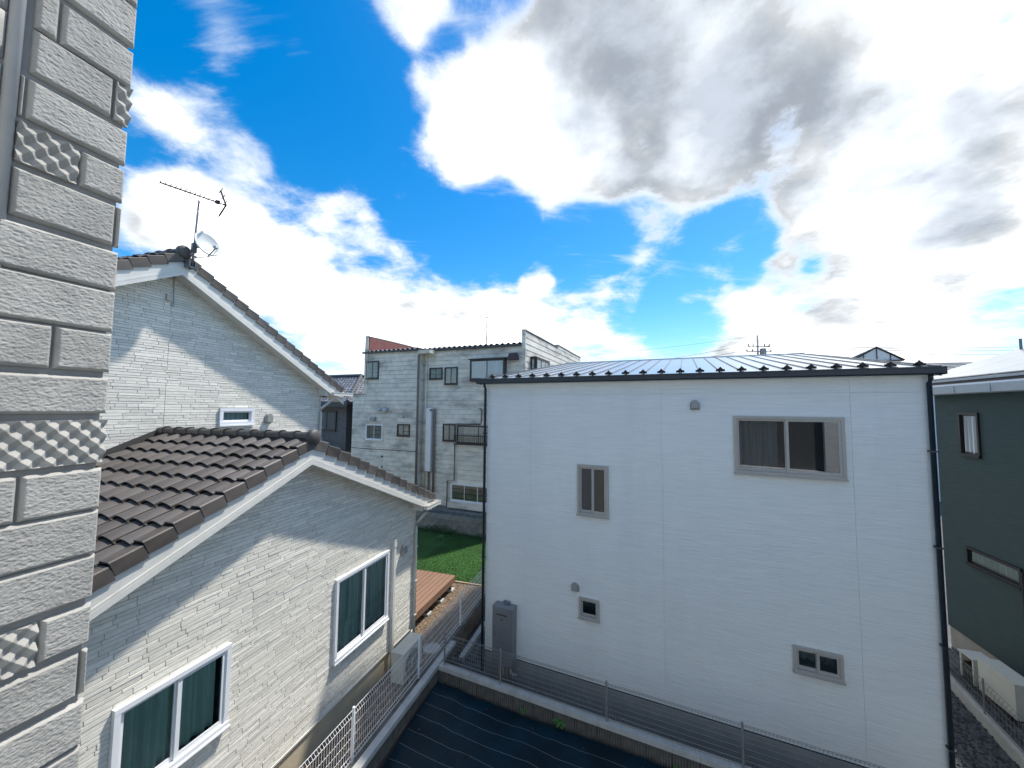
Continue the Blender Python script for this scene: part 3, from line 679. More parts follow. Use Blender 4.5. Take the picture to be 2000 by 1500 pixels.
def slope_mat(sc, zt, sl, sg):
    """maps tile coords (u along -n, v down slope, w normal) to frame coords"""
    ca = 1/sqrt(1+sl*sl); sa = sl*ca
    return lambda u, v, w, nn: (nn-u, sc+sg*(v*ca+w*sa), zt-v*sa+w*ca)
def tile_slope(T_, n_right, cols, sc, zt, sl, sg, rows_, individual, tag_=''):
    f = slope_mat(sc, zt, sl, sg); fld = MB(); me = None
    # shared mesh in frame orientation at the origin
    o0 = f(0, 0, 0, 0)
    if individual:
        mb = MB(); mb.add([tuple(np.subtract(f(x, y, w, 0), o0)) for x, y, w in tv], tf); me = mb.mesh('roof_tile', fix=False); me.materials.append(M['tile']); smooth_mesh(me)
        me.polygons.foreach_set('use_smooth', tsm)
    for r in range(rows_):
        for c_ in range(cols):
            p = f(c_*TW, .06+r*TL, .014, n_right)
            if individual: T_.place('roof_tile', me, p)
            else: fld.add([tuple(np.add(np.subtract(f(x, y, w, 0), o0), p)) for x, y, w in tv], tf)
    if not individual: T_.part('roof_tile_field', fld, 'tile_i', kind='stuff', fix=False)
R1 = 13; R2 = 15
NR1 = N0+OH-.10
tile_slope(TA, NR1, 11, S1, ZB1+.012, SL1, -1, R1, True)
tile_slope(TA, NR1, 11, S1, ZB1+.012, SL1, 1, 14, False)
NR2 = NU+OH-.10
tile_slope(TA, NR2, 20, S2, ZB2+.012, SL2, -1, 15, False)
tile_slope(TA, NR2, 20, S2, ZB2+.012, SL2, 1, 16, False)
# rake tiles along the gable edge
def rake(NP, sc, zt, sl, sg, n_, L=TL):
    f = slope_mat(sc, zt, sl, sg); mb = MB()
    prof = [(-.135, .035), (0, .035), (.012, .022), (.012, -.125), (-.004, -.125), (-.004, .012), (-.135, .012)]
    o0 = f(0, 0, 0, 0)
    mb.prism(prof, lambda a, w: tuple(np.subtract(f(-a, .0, w, 0), o0)), lambda a, w: tuple(np.subtract(f(-a, L-.012, w+.034, 0), o0)))
    me = mb.mesh('rake_tile'); me.materials.append(M['tile'])
    for i in range(n_): TA.place('rake_tile', me, f(0, .04+i*L, .02, NP))
rake(N0+OH+.015, S1, ZB1+.012, SL1, -1, 14); rake(N0+OH+.015, S1, ZB1+.012, SL1, 1, 15)
rake(NU+OH+.015, S2, ZB2+.012, SL2, -1, 15); rake(NU+OH+.015, S2, ZB2+.012, SL2, 1, 17)
# ridge tiles
def ridge(n0, n1, sc, z, step, capn):
    mb = MB(); R_ = .098; n = 12
    def ring(x, r): return [(x, r*cos(pi*i/n)*1.0, r*sin(pi*i/n)*.95-.0) for i in range(n+1)]
    a = ring(0.0, R_); b = ring(-step, R_*.93); c_ = ring(0.0, R_+.014); d = ring(-.035, R_+.014); e = ring(-.036, R_*.985)
    vs = c_+d+e+b; m_ = n+1; fs = []
    for k in range(3): fs += [(k*m_+i, k*m_+i+1, (k+1)*m_+i+1, (k+1)*m_+i) for i in range(n)]
    fs.append(tuple(range(m_)))
    mb.add(vs, fs); me = mb.mesh('ridge_tile', fix=False); me.materials.append(M['tile']); smooth_mesh(me)
    x = n1
    while x > n0: TA.place('ridge_tile', me, (x, sc, z)); x -= step
    cp_ = MB(); cp_.lathe([(.001, .05), (.07, .045), (.115, .02), (.125, 0), (.125, -.05), (.1, -.055)], (n1+.03, sc, z+.01), ax=(1, 0, 0), n=20)
    TA.part('ridge_end_cap', cp_, 'tile', smooth=True)
    bd = MB(); bd.box(n0, n1, sc-.10, sc+.10, z-.06, z+.005); TA.part('ridge_mortar', bd, 'deck_under')
ridge(NU+.02, N0+OH, S1, ZB1+.075, .305, True); ridge(-14.4, NU+OH, S2, ZB2+.075, .305, True)
# wall flashing where the low roof meets the upper wall
for sg in (-1, 1):
    c = MB(); c.hexa([(NU+.014, S1, ZB1+.03), (NU+.06, S1, ZB1+.03), (NU+.06, S1+sg*3.7, ZB1+.03-SL1*3.7), (NU+.014, S1+sg*3.7, ZB1+.03-SL1*3.7), (NU+.014, S1, ZB1+.15), (NU+.03, S1, ZB1+.15), (NU+.03, S1+sg*3.7, ZB1+.15-SL1*3.7), (NU+.014, S1+sg*3.7, ZB1+.15-SL1*3.7)])
    TA.part('wall_flashing', c, 'deck_under')
# gutters and downpipes
def channel(mb, p0, p1, w, h):
    P0, P1 = Vector(p0), Vector(p1); d = (P1-P0).normalized(); sdir = Vector((-d.y, d.x, 0)); t = .006
    def q(a, b, c_): v = P0+d*a+sdir*b; return (v.x, v.y, v.z+c_)
    L = (P1-P0).length
    mb.box(0, L, -w/2, w/2, 0, t, q); mb.box(0, L, -w/2, -w/2+t, t, h, q); mb.box(0, L, w/2-t, w/2, t, h, q)
    mb.box(0, t, -w/2+t, w/2-t, t, h, q); mb.box(L-t, L, -w/2+t, w/2-t, t, h, q)
    for i in range(int(L/.25)): mb.box(.12+i*.25, .14+i*.25, -w/2+t, w/2-t, h-.012, h-.004, q)
    mb.box(0, L, -w/2-.008, -w/2, h-.014, h+.002, q); mb.box(0, L, w/2, w/2+.008, h-.014, h+.002, q)
for NP, e, z0, k in ((N0, E1, 3.55, 8.22), (NU, E2, 6.31, 8.62)):
    c = MB(); channel(c, (NP+OH+.05, e-.02, z0), (NU-2.4 if NP == NU else NU+.1, e-.02, z0), .11, .095); channel(c, (NP+OH+.09, k+.0, z0-.004), (NP+OH+.09, e+.06, z0-.004), .09, .09); P = TA.part('gutter', c, 'trim')
    c = MB()
    c.tube([(NP+OH+.07, k+.1, z0), (NP+OH+.06, k+.1, z0-.08), (NP+.06, C1+.02 if NP == N0 else C2+.02, z0-.36), (NP+.055, C1+.01 if NP == N0 else C2+.01, z0-.48), (NP+.055, C1+.01 if NP == N0 else C2+.01, .25 if NP == N0 else 4.0)], .033, 12)
    TA.part('downpipe', c, 'trim', smooth=True)
    for zz in ((1.0, 1.8, 2.6) if NP == N0 else (4.6, 5.4)): c = MB(); c.box(NP, NP+.095, C1-.03 if NP == N0 else C2-.03, (C1 if NP == N0 else C2)+.05, zz, zz+.02); TA.part('pipe_bracket', c, 'trim')
# conduit beside the window
c = MB(); c.box(N0+.011, N0+.075, 7.45, 7.52, .66, 3.02); c.box(N0+.011, N0+.085, 7.44, 7.53, 2.90, 3.07); P = TA.part('pipe_cover', c, 'trim')
c = MB(); c.tube([(N0+.05, 7.49, .66), (N0+.05, 7.49, .5), (N0+.08, 7.5, .42), (N0+.16, 7.52, .43), (N0+.2, 7.53, .5)], .03, 10); TA.part('pipe_tail', c, 'pipebeige', smooth=True)
c = MB(); c.tube([(N0+.05, 7.47, .6), (N0+.05, 7.46, .25)], .018, 8); TA.part('drain_pipe', c, 'pipebeige', smooth=True)

# air conditioner outdoor unit
def ac_unit(fr, label, x0, x1, y0, y1, z0, z1, face):
    """face: direction of the grille in frame x"""
    T_ = Thing('air_conditioner_unit', label, 'air conditioner', fr, ((x0+x1)/2, (y0+y1)/2, z0-.07))
    b = MB(); b.box(x0, x1, y0, y1, z0, z1-.03); body = T_.part('casing', b, 'acw')
    b = MB(); b.box(x0-.012, x1+.012, y0-.012, y1+.012, z1-.03, z1); T_.part('top_panel', b, 'acw')
    for yy in (y0+.12, y1-.12):
        b = MB(); b.box(x0-.02, x1+.02, yy-.03, yy+.03, z0-.07, z0); T_.part('foot', b, 'blackm')
    xf = x1 if face > 0 else x0; e = .004*face
    cy_, cz_ = y0+(y1-y0)*.42, (z0+z1)/2-.01; R_ = min((z1-z0)*.42, (y1-y0)*.36)
    b = MB(); b.lathe([(R_, 0), (R_, .012), (R_*.96, .014), (R_*.96, .002)], (xf, cy_, cz_), ax=(face, 0, 0), n=24); T_.part('grille_ring', b, 'ventgrey', smooth=True)
    b = MB(); b.lathe([(.001, .003), (R_*.96, .003)], (xf, cy_, cz_), ax=(face, 0, 0), n=24); T_.part('fan_opening', b, 'blackm', fix=False)
    b = MB()
    for k in range(12):
        a = pi*k/12; b.tube([(xf+.012*face, cy_-R_*cos(a), cz_-R_*sin(a)), (xf+.012*face, cy_+R_*cos(a), cz_+R_*sin(a))], .003, 4)
    T_.part('grille', b, 'acw'); return T_
ac_unit(FA, 'ivory air conditioner unit standing by the cream brick house behind the white fence', -4.76, -4.47, 7.08, 7.80, .35, .95, 1)
g = MB(); g.lathe([(.001, .02), (.17, .02), (.19, .05), (.2, .05), (.2, 0), (.001, 0)], (-4.55, 8.4, .26), n=20); single('drain_cover', g, 'conc', 'round concrete drain cover on the gravel behind the white fence', 'drain cover', FA, (-4.55, 8.4, .26))

# ------------------------------------------------------------------ dish and antenna on the upper gable
NDI = NU+OH+.12
T = Thing('tv_antenna', 'long thin multi-element television antenna on a mast above the brick house gable', 'antenna', FA, (NDI, 4.90, 8.62))
c = MB(); c.tube([(NDI, 4.90, 8.62), (NDI, 4.95, 9.95)], .016, 8); T.part('mast', c, 'alum', smooth=True)
c = MB(); c.box(NDI-.14, NDI+.02, 4.84, 4.86, 8.60, 8.72); c.box(NDI-.14, NDI+.02, 4.94, 4.96, 8.60, 8.72); c.box(NDI-.02, NDI+.02, 4.84, 4.96, 8.60, 8.62); c.box(NDI-.02, NDI+.02, 4.84, 4.96, 8.82, 8.84); T.part('mast_bracket', c, 'alum')
A0 = Vector((-8.04, 4.384, 10.0)); A1 = Vector((-7.68, 5.30, 10.0)); bd_ = (A1-A0).normalized(); pr = Vector((-bd_.y, bd_.x, 0))
c = MB(); c.tube([A0, A1], .014, 6); T.part('boom', c, 'blackm')
for i in range(13):
    p = A0.lerp(A1, .01+i*.071); L = .075 if i < 12 else .11
    c = MB(); c.tube([p-pr*L+Vector((0, 0, .012)), p+pr*L+Vector((0, 0, .012))], .007, 4); T.part('director_element', c, 'blackm')
c = MB(); p = A0.lerp(A1, .86); c.box(-.035, .035, -.04, .04, -.02, .03, lambda a, b, c_: tuple(p+bd_*a+pr*b+Vector((0, 0, c_)))); T.part('feed_box', c, 'blackm')
for sg in (1, -1):
    q0 = A1; q1 = A1-bd_*.10+Vector((0, 0, .26*sg))
    c = MB(); c.tube([q0, q1], .016, 6); P = T.part('reflector_arm', c, 'blackm')
    for k in (.15, .55, .98):
        q = q0.lerp(q1, k); c = MB(); c.tube([q-pr*.13, q+pr*.13], .007, 4); T.part('reflector_element', c, 'blackm', P)
mt = Vector((NDI, 4.95, 9.93))
c = MB(); u = A0.lerp(A1, .40); w_ = A0.lerp(A1, .70)
c.tube([u, u-Vector((0, 0, .06)), u.lerp(mt, .5)-Vector((0, 0, .06)), mt-Vector((0, 0, .02)), w_.lerp(mt, .4)-Vector((0, 0, .05)), w_-Vector((0, 0, .05)), w_], .008, 6); T.part('support_arm', c, 'alum')
c = MB(); e_ = A0.lerp(A1, .87); c.tube([mt, mt+Vector((.05, .05, .02)), mt.lerp(e_, .6)-Vector((0, 0, .08)), e_-Vector((0, 0, .05)), e_], .005, 5); T.part('coax_cable', c, 'wire')
T = Thing('satellite_dish', 'white satellite dish mounted at the apex of the brick house gable', 'satellite dish', FA, (NDI, 4.92, 8.75))
ax = Vector((.85, -.05, .32)).normalized(); dc = Vector((NDI+.12, 5.05, 9.10)); Rd = .245
# oval offset reflector
up_ = (Vector((0, 0, 1))-ax*ax.z).normalized(); sd2 = ax.cross(up_)
c = MB(); vs = []; K = 8; NN = 32
for k in range(K+1):
    r = Rd*k/K
    for i in range(NN):
        a = 2*pi*i/NN; vs.append(dc+sd2*(r*cos(a)*.93)+up_*(r*sin(a)*1.05)+ax*(.05*(k/K)**2))
fs = [(k*NN+i, k*NN+(i+1) % NN, (k+1)*NN+(i+1) % NN, (k+1)*NN+i) for k in range(K) for i in range(NN)]
k0 = len(vs)
for i in range(NN):
    a = 2*pi*i/NN; vs.append(dc+sd2*(Rd*1.0*cos(a)*.93)+up_*(Rd*sin(a)*1.05)+ax*.032)
fs += [(K*NN+i, K*NN+(i+1) % NN, k0+(i+1) % NN, k0+i) for i in range(NN)]
c.add(vs, fs); T.part('dish', c, 'dish', smooth=True, fix=False)
lnb = dc+ax*.25-up_*.20; ft = dc-up_*Rd*1.02+ax*.03
c = MB(); c.tube([ft-ax*.05, lnb], .011, 6); T.part('feed_arm', c, 'alum')
c = MB(); c.tube([lnb-ax*.03+up_*.01, lnb-ax*.055+up_*.055], .026, 10); c.tube([lnb, lnb-ax*.04+up_*.03], .034, 10); T.part('receiver_head', c, 'dish', smooth=True)
c = MB(); c.tube([lnb, lnb-Vector((0, 0, .07)), ft.lerp(lnb, .5)-Vector((0, 0, .07)), ft-Vector((0, 0, .03)), Vector((NDI, 4.93, 8.8)), Vector((NDI-.02, 4.94, 8.62)), Vector((NU+.04, 4.9, 8.5))], .005, 5); T.part('cable', c, 'wire')
c = MB(); c.tube([dc-ax*.005, dc-ax*.09, Vector((NDI, 4.915, 9.0))], .018, 8); c.box(NDI-.03, NDI+.03, 4.88, 4.95, 8.9, 9.08); T.part('mount', c, 'alum')

# ------------------------------------------------------------------ deck behind the brick house
T = Thing('wooden_deck', 'tan composite plank deck between the brick house and the lawn', 'deck', FA, (-6.5, 10, .25))
x = -5.37
for i in range(18):
    c = MB(); c.box(x-.134, x, 8.5, 11.30, .655, .68); T.part('plank', c, 'deckw'); x -= .148
c = MB(); c.box(-5.372, -5.345, 8.5, 11.30, .50, .683); T.part('fascia_board', c, 'deckw')
c = MB(); c.box(-8.0, -5.375, 8.55, 11.29, .60, .64); T.part('joist_panel', c, 'blackm')
c = MB(); c.box(-8.0, -5.373, 11.302, 11.325, .50, .683); T.part('fascia_board', c, 'deckw')
for y in (8.9, 9.75, 10.5, 11.2):
    c = MB(); c.box(-5.52, -5.44, y-.04, y+.04, .30, .654); P = T.part('post', c, 'blackm')
    c = MB(); c.box(-5.58, -5.36, y-.1, y+.1, .24, .31); T.part('footing', c, 'conc', P)

# ------------------------------------------------------------------ white house
WT = 7.60
TW_ = Thing('white_house', 'two-storey white house with ribbed siding and low metal roof', 'house', FW, (3.8, 3.3, 0))
mW = lambda a, b, c: (a, -b, c)
HW = [(4.99, 6.55, 4.90, 5.90), (2.14, 2.78, 3.83, 4.85), (2.17, 2.58, 1.79, 2.18), (5.75, 6.40, 1.76, 2.16)]
colx = [0.0, 1.08, 3.79, 6.64, WT]; rowz = [.58, 6.30, 6.62]
def panel_cells(x0, x1, z0, z1, holes):
    xs = sorted({x0, x1} | {v for h in holes for v in h[:2] if x0 < v < x1}); zs = sorted({z0, z1} | {v for h in holes for v in h[2:] if z0 < v < z1})
    mb = MB(); idx = {}; vs = []; fs = []
    def vid(x, y, z):
        k = (round(x, 4), round(y, 4), round(z, 4))
        if k not in idx: idx[k] = len(vs); vs.append((x, y, z))
        return idx[k]
    def solid(i, j):
        if i < 0 or j < 0 or i >= len(xs)-1 or j >= len(zs)-1: return False
        cx_, cz_ = (xs[i]+xs[i+1])/2, (zs[j]+zs[j+1])/2
        return not any(h[0] < cx_ < h[1] and h[2] < cz_ < h[3] for h in holes)
    Dp = .06
    for i in range(len(xs)-1):
        for j in range(len(zs)-1):
            if not solid(i, j): continue
            a, b, c_, d = xs[i], xs[i+1], zs[j], zs[j+1]
            fs.append((vid(a, 0, c_), vid(b, 0, c_), vid(b, 0, d), vid(a, 0, d)))
            if not solid(i-1, j): fs.append((vid(a, Dp, c_), vid(a, 0, c_), vid(a, 0, d), vid(a, Dp, d)))
            if not solid(i+1, j): fs.append((vid(b, 0, c_), vid(b, Dp, c_), vid(b, Dp, d), vid(b, 0, d)))
            if not solid(i, j-1): fs.append((vid(a, Dp, c_), vid(b, Dp, c_), vid(b, 0, c_), vid(a, 0, c_)))
            if not solid(i, j+1): fs.append((vid(a, 0, d), vid(b, 0, d), vid(b, Dp, d), vid(a, Dp, d)))
    mb.add(vs, fs); return mb
for i in range(4):
    for j in range(2):
        g = .0015
        TW_.part('siding_panel', panel_cells(colx[i]+(g if i else 0), colx[i+1]-(g if i < 3 else 0), rowz[j]+(g if j else 0), rowz[j+1]-g, HW), 'wsid', fix=False)
# core walls behind the panels (holes left open), side and back walls
c = panel_cells(.01, WT-.01, .3, 6.6, HW); c.v = [(x, y+.025, z) for x, y, z in c.v]; TW_.part('wall_core', c, 'wback', fix=False)
DW = 6.6
c = MB(); c.hexa([(0, .062, .58), (.1, .062, .58), (.1, DW, .58), (0, DW, .58), (0, .062, 6.6), (.1, .062, 6.6), (.1, DW, 6.6+.165*DW), (0, DW, 6.6+.165*DW)]); TW_.part('side_wall', c, 'wsid')
c = MB(); c.hexa([(WT-.1, .062, .58), (WT, .062, .58), (WT, DW, .58), (WT-.1, DW, .58), (WT-.1, .062, 6.6), (WT, .062, 6.6), (WT, DW, 6.6+.165*DW), (WT-.1, DW, 6.6+.165*DW)]); TW_.part('side_wall', c, 'wsid')
c = MB(); c.box(.1, WT-.1, DW-.1, DW, .58, 7.6); TW_.part('back_wall', c, 'wsid')
c = MB(); c.box(.015, WT-.015, .012, DW, -.1, .579); TW_.part('foundation', c, 'wfound')
c = MB(); c.box(0, WT, -.006, .01, .56, .579); TW_.part('drip_trim', c, 'navy')
# windows of the white house
window(TW_, mW, *HW[0], sash='greige', glass='glass_w', proud=.045, fw=.045, curtain=([(.0, .46)], 'lace', -.35), rw=.04)
window(TW_, mW, *HW[1], sash='greige', glass='glass_w', proud=.045, fw=.045, rw=.04)
window(TW_, mW, *HW[2], sash='greige', glass='glass_w', proud=.045, fw=.045, split=False, rw=.03)
window(TW_, mW, *HW[3], sash='greige', glass='glass_w', proud=.045, fw=.045, rw=.035, curtain=([(0, 1)], 'lace', -.3))
hood_vent(TW_, mW, 4.375, 6.01, .14, .17, .10, 'ventgrey'); hood_vent(TW_, mW, 2.09, 2.28, .14, .16, .10, 'ventgrey')
# roof: panels between seams
RS = .165; zE = 6.66; y0R, y1R = -.09, 6.75
def rz(y): return zE+RS*(y-y0R)
c = MB(); c.hexa([(-.13, y0R, zE-.09), (WT+.06, y0R, zE-.09), (WT+.06, y1R, rz(y1R)-.09), (-.13, y1R, rz(y1R)-.09), (-.13, y0R, zE-.006), (WT+.06, y0R, zE-.006), (WT+.06, y1R, rz(y1R)-.006), (-.13, y1R, rz(y1R)-.006)]); RD = TW_.part('roof', c, 'navy')
ribx = [.05+.3405*i for i in range(23)]
xs = [-.13]+ribx+[WT+.06]
for a, b in zip(xs[:-1], xs[1:]):
    c = MB(); c.hexa([(a+.002, y0R-.012, zE-.004), (b-.002, y0R-.012, zE-.004), (b-.002, y1R, rz(y1R)-.004), (a+.002, y1R, rz(y1R)-.004), (a+.002, y0R-.012, zE+.004), (b-.002, y0R-.012, zE+.004), (b-.002, y1R, rz(y1R)+.004), (a+.002, y1R, rz(y1R)+.004)])
    TW_.part('roof_panel', c, 'roofmetal', RD)
sg_ = MB()
sg_.box(-.075, .075, -.006, .004, .012, .05); sg_.box(-.075, .075, -.035, -.006, .012, .018); sg_.box(-.028, .028, -.03, .05, -.005, .062)
sg_.hexa([(-.05, -.012, .05), (.05, -.012, .05), (.05, .01, .05), (-.05, .01, .05), (-.018, -.012, .078), (.018, -.012, .078), (.018, .01, .078), (-.018, .01, .078)])
sg_.box(-.012, .012, -.004, .012, .076, .095)
SG = sg_.mesh('snow_guard'); SG.materials.append(M['blackm'])
for x in ribx:
    c = MB(); c.hexa([(x-.009, y0R-.01, zE+.003), (x+.009, y0R-.01, zE+.003), (x+.009, y1R, rz(y1R)+.003), (x-.009, y1R, rz(y1R)+.003), (x-.007, y0R-.01, zE+.03), (x+.007, y0R-.01, zE+.03), (x+.007, y1R, rz(y1R)+.03), (x-.007, y1R, rz(y1R)+.03)])
    TW_.part('roof_seam', c, 'rib', RD)
    TW_.place('snow_guard', SG, (x, .12, rz(.12)+.012), (atan(RS), 0, 0))
c = MB(); c.box(-.13, WT+.06, y1R, y1R+.08, rz(y1R)-.1, rz(y1R)+.045); TW_.part('ridge_cap', c, 'roofmetal')
for x0, x1 in ((-.17, -.131), (WT+.061, WT+.09)):
    c = MB(); c.hexa([(x0, y0R-.02, zE-.12), (x1, y0R-.02, zE-.12), (x1, y1R+.08, rz(y1R)-.12), (x0, y1R+.08, rz(y1R)-.12), (x0, y0R-.02, zE+.03), (x1, y0R-.02, zE+.03), (x1, y1R+.08, rz(y1R)+.03), (x0, y1R+.08, rz(y1R)+.03)]); TW_.part('rake_trim', c, 'navy')
# soffit + gutter with lip
c = MB(); c.box(-.12, WT+.05, y0R+.01, -.001, 6.545, 6.571); TW_.part('soffit', c, 'wsid')
prof = [(y0R+.005, 6.555), (y0R-.10, 6.555), (y0R-.115, 6.575), (y0R-.115, 6.648), (y0R-.128, 6.650), (y0R-.128, 6.672), (y0R-.108, 6.672), (y0R-.106, 6.59), (y0R+.005, 6.59)]
c = MB(); c.prism(prof, lambda y, z: (-.19, y, z), lambda y, z: (WT+.10, y, z)); G_ = TW_.part('gutter', c, 'navy')
for xx in (-.195, WT+.10): c = MB(); c.box(xx, xx+.005, y0R-.12, y0R+.004, 6.556, 6.668); TW_.part('gutter_end', c, 'navy', G_)
for xx in (-.035, WT-.035):
    c = MB(); c.tube([(xx, y0R-.03, 6.57), (xx, y0R-.02, 6.50), (xx, -.06, 6.44), (xx, -.055, .12)], .032, 12); P = TW_.part('downpipe', c, 'navy', smooth=True)
    for zz in (1.2, 2.6, 4.0, 5.4): c = MB(); c.box(xx-.04, xx+.04, -.097, .0, zz, zz+.025); TW_.part('pipe_bracket', c, 'navy', P)
for xx, s in ((WT+.001, 1),):
    c = MB(); c.box(min(xx, xx+.012*s), max(xx, xx+.012*s), -.012, .06, .58, 6.54); TW_.part('corner_trim', c, 'white_sash')

# gas water heater on the white house
T = Thing('water_heater', 'grey wall-hung gas water heater by the corner of the white house', 'water heater', FW, (.55, -.1, .5))
c = MB(); c.box(.31, .78, -.24, -.002, .50, 1.68); B_ = T.part('casing', c, 'steel')
c = MB(); c.box(.318, .772, -.252, -.241, .98, 1.64); T.part('front_panel', c, 'steel')
c = MB(); c.box(.318, .772, -.252, -.241, .51, .972); T.part('front_panel', c, 'steel')
c = MB(); c.box(.305, .785, -.245, -.0, 1.681, 1.705); T.part('top_cover', c, 'steel')
c = MB(); c.box(.42, .66, -.256, -.2525, 1.545, 1.565); T.part('exhaust_slot', c, 'blackm')
c = MB(); c.box(.50, .57, -.2545, -.2525, 1.455, 1.467); T.part('name_plate', c, 'blackm')
c = MB()
for i in range(4): c.box(.345, .39, -.2535, -.2522, 1.1+i*.055, 1.125+i*.055)
T.part('label_print', c, pm('print_grey', (.13, .14, .15), .6))
c = MB(); c.box(.48, .64, -.06, -.02, 1.706, 1.76); T.part('wall_bracket', c, 'steel')
for i, x in enumerate((.43, .52, .61, .70)):
    c = MB()
    if i < 3: c.tube([(x, -.12, .52), (x, -.12, .02)], .02, 8)
    else: c.tube([(x, -.12, .52), (x, -.12, .34), (x+.04, -.10, .28), (x+.1, -.02, .26)], .032, 8)
    T.part('pipe', c, 'pipebeige' if i in (1, 3) else 'ventgrey', smooth=True)

# ------------------------------------------------------------------ three-storey building behind
TC = Thing('three_storey_building', 'weathered white board-clad three-storey building with parapets and brown windows', 'building', FC, (0, 5, .2))
mC = lambda a, b, c: (a, -b, c)                 # front of the projecting left block (y=0)
YR = .45                                        # recess of right part
mR = lambda a, b, c: (a, YR-b, c)
XR = 3.80
mS = lambda a, b, c: (XR+b, a, c)
ZT = 8.98
c = MB(); c.box(-5.6, -2.0, .02, 12, .9, ZT); c.box(-2.0, XR-.02, YR+.02, 12, .9, ZT); c.box(-6.46, -5.6, .02, 8, .9, 6.70); c.box(XR-.14, XR-.02, YR+.02, 12.2, ZT, 9.72); c.box(-5.58, -5.44, .05, 12, ZT, 9.9)
TC.part('wall_core', c, 'cback')
def boards(m, a0, a1, z0, z1, hb, joints):
    z = z0
    while z < z1-.03:
        e = min(z1, z+hb); cuts = [a0]+sorted(j+random.choice((-.4, 0, .5)) for j in joints)+[a1]
        for p, q in zip(cuts[:-1], cuts[1:]):
            mb = MB(); mb.hexa([m(p+.003, -.015, z+.010), m(q-.003, -.015, z+.010), m(q-.003, .022, z+.010), m(p+.003, .022, z+.010), m(p+.003, -.015, e), m(q-.003, -.015, e), m(q-.003, .005, e), m(p+.003, .005, e)])
            TC.part('board', mb, 'cboard')
        z = e
boards(mC, -5.6, -2.0, 1.02, ZT, .232, [-3.8]); boards(mR, -2.0, XR, 1.02, ZT, .232, [0.2, 2.1]); boards(mC, -6.46, -5.602, 1.02, 6.7, .232, [])
boards(mS, YR, 6.0, 6.2, 9.70, .29, [3.2]); boards(mS, 6.0, 12.2, 6.2, 9.86, .29, [9.2])
c = MB(); c.box(-2.02, -1.985, -.03, YR-.018, 1.0, ZT); TC.part('corner_board', c, 'cboard')
c = MB(); c.box(XR-.16, XR+.03, YR-.04, YR-.0, 6.0, 9.76); c.box(-5.66, -5.44, -.05, -.018, 6.72, 9.98); TC.part('corner_board', c, 'cboard')
c = MB(); c.box(XR-.17, XR+.04, YR-.05, 6.0, 9.722, 9.77); c.box(XR-.17, XR+.04, 6.0, 12.2, 9.87, 9.92); c.box(-5.67, -5.42, -.06, 12, 9.93, 9.985); c.box(-6.5, -5.6, -.05, 8, 6.70, 6.74); TC.part('parapet_cap', c, 'cback')
c = MB(); c.box(-5.44, -5.425, .05, 12, ZT, 9.92); TC.part('parapet_lining', c, 'maroon')
# corrugated roof and eaves
def corr(x0, x1, y0, y1, z, amp, p):
    mb = MB(); n = int((x1-x0)/p*4); vs = []
    for i in range(n+1):
        x = x0+(x1-x0)*i/n; h = amp*(1 if (i % 4) in (1,) else (-1 if (i % 4) == 3 else 0))
        vs += [(x, y0, z+h), (x, y1, z+h+.12), (x, y0, z+h-.012)]
    fs = [(3*i, 3*i+3, 3*i+4, 3*i+1) for i in range(n)]+[(3*i+2, 3*i+5, 3*i+3, 3*i) for i in range(n)]
    mb.add(vs, fs); return mb
TC.part('corrugated_roof', corr(-5.44, -1.95, -.14, 12, 9.10, .05, .30), 'corrug', fix=False)
TC.part('corrugated_roof', corr(-1.95, XR-.16, YR-.14, 12, 9.12, .05, .30), 'corrug', fix=False)
c = MB(); c.box(-5.75, -1.9, -.16, -.03, 8.98, 9.06); c.box(-1.9, XR-.16, YR-.16, YR-.03, 8.99, 9.07); TC.part('eave_gutter', c, 'corrug')
c = MB(); c.box(-1.98, -1.25, -.12, YR-.05, 8.80, 8.985); TC.part('gutter_box', c, 'cboard')
# windows
kw = dict(hole=False, sill=True, rw=.03, fw=.045, proud=.07)
LC = lambda *s: (list(s), 'lace', .02)
window(TC, mC, -5.53, -4.64, 7.54, 8.54, sash='cbrown', glass='glass_c', curtain=LC((.1, .95)), **kw)
window(TC, mR, -1.60, -.80, 7.47, 8.09, sash='cbrown', glass='glass_d', **kw)
window(TC, mR, -.66, .12, 7.18, 8.09, sash='cbrown', glass='glass_c', curtain=LC((.05, .45), (.55, .9)), **kw)
window(TC, mC, -5.41, -4.23, 4.20, 5.06, sash='white_sash', glass='glass_d', curtain=LC((.0, .22)), **kw)
window(TC, mC, -3.26, -2.44, 4.47, 5.11, sash='cbrown', glass='glass_c', curtain=LC((.1, .4)), **kw)
window(TC, mR, -.70, .06, 4.28, 5.17, sash='cbrown', glass='glass_c', curtain=LC((.0, .4), (.5, 1)), **kw)
window(TC, mR, .14, 2.6, 4.2, 5.12, sash='cbrown', glass='glass_c', curtain=LC((0, 1)), **kw)
window(TC, mR, -.15, 2.9, 1.33, 2.2, sash='white_sash', glass='glass_d', bars=3, **kw)
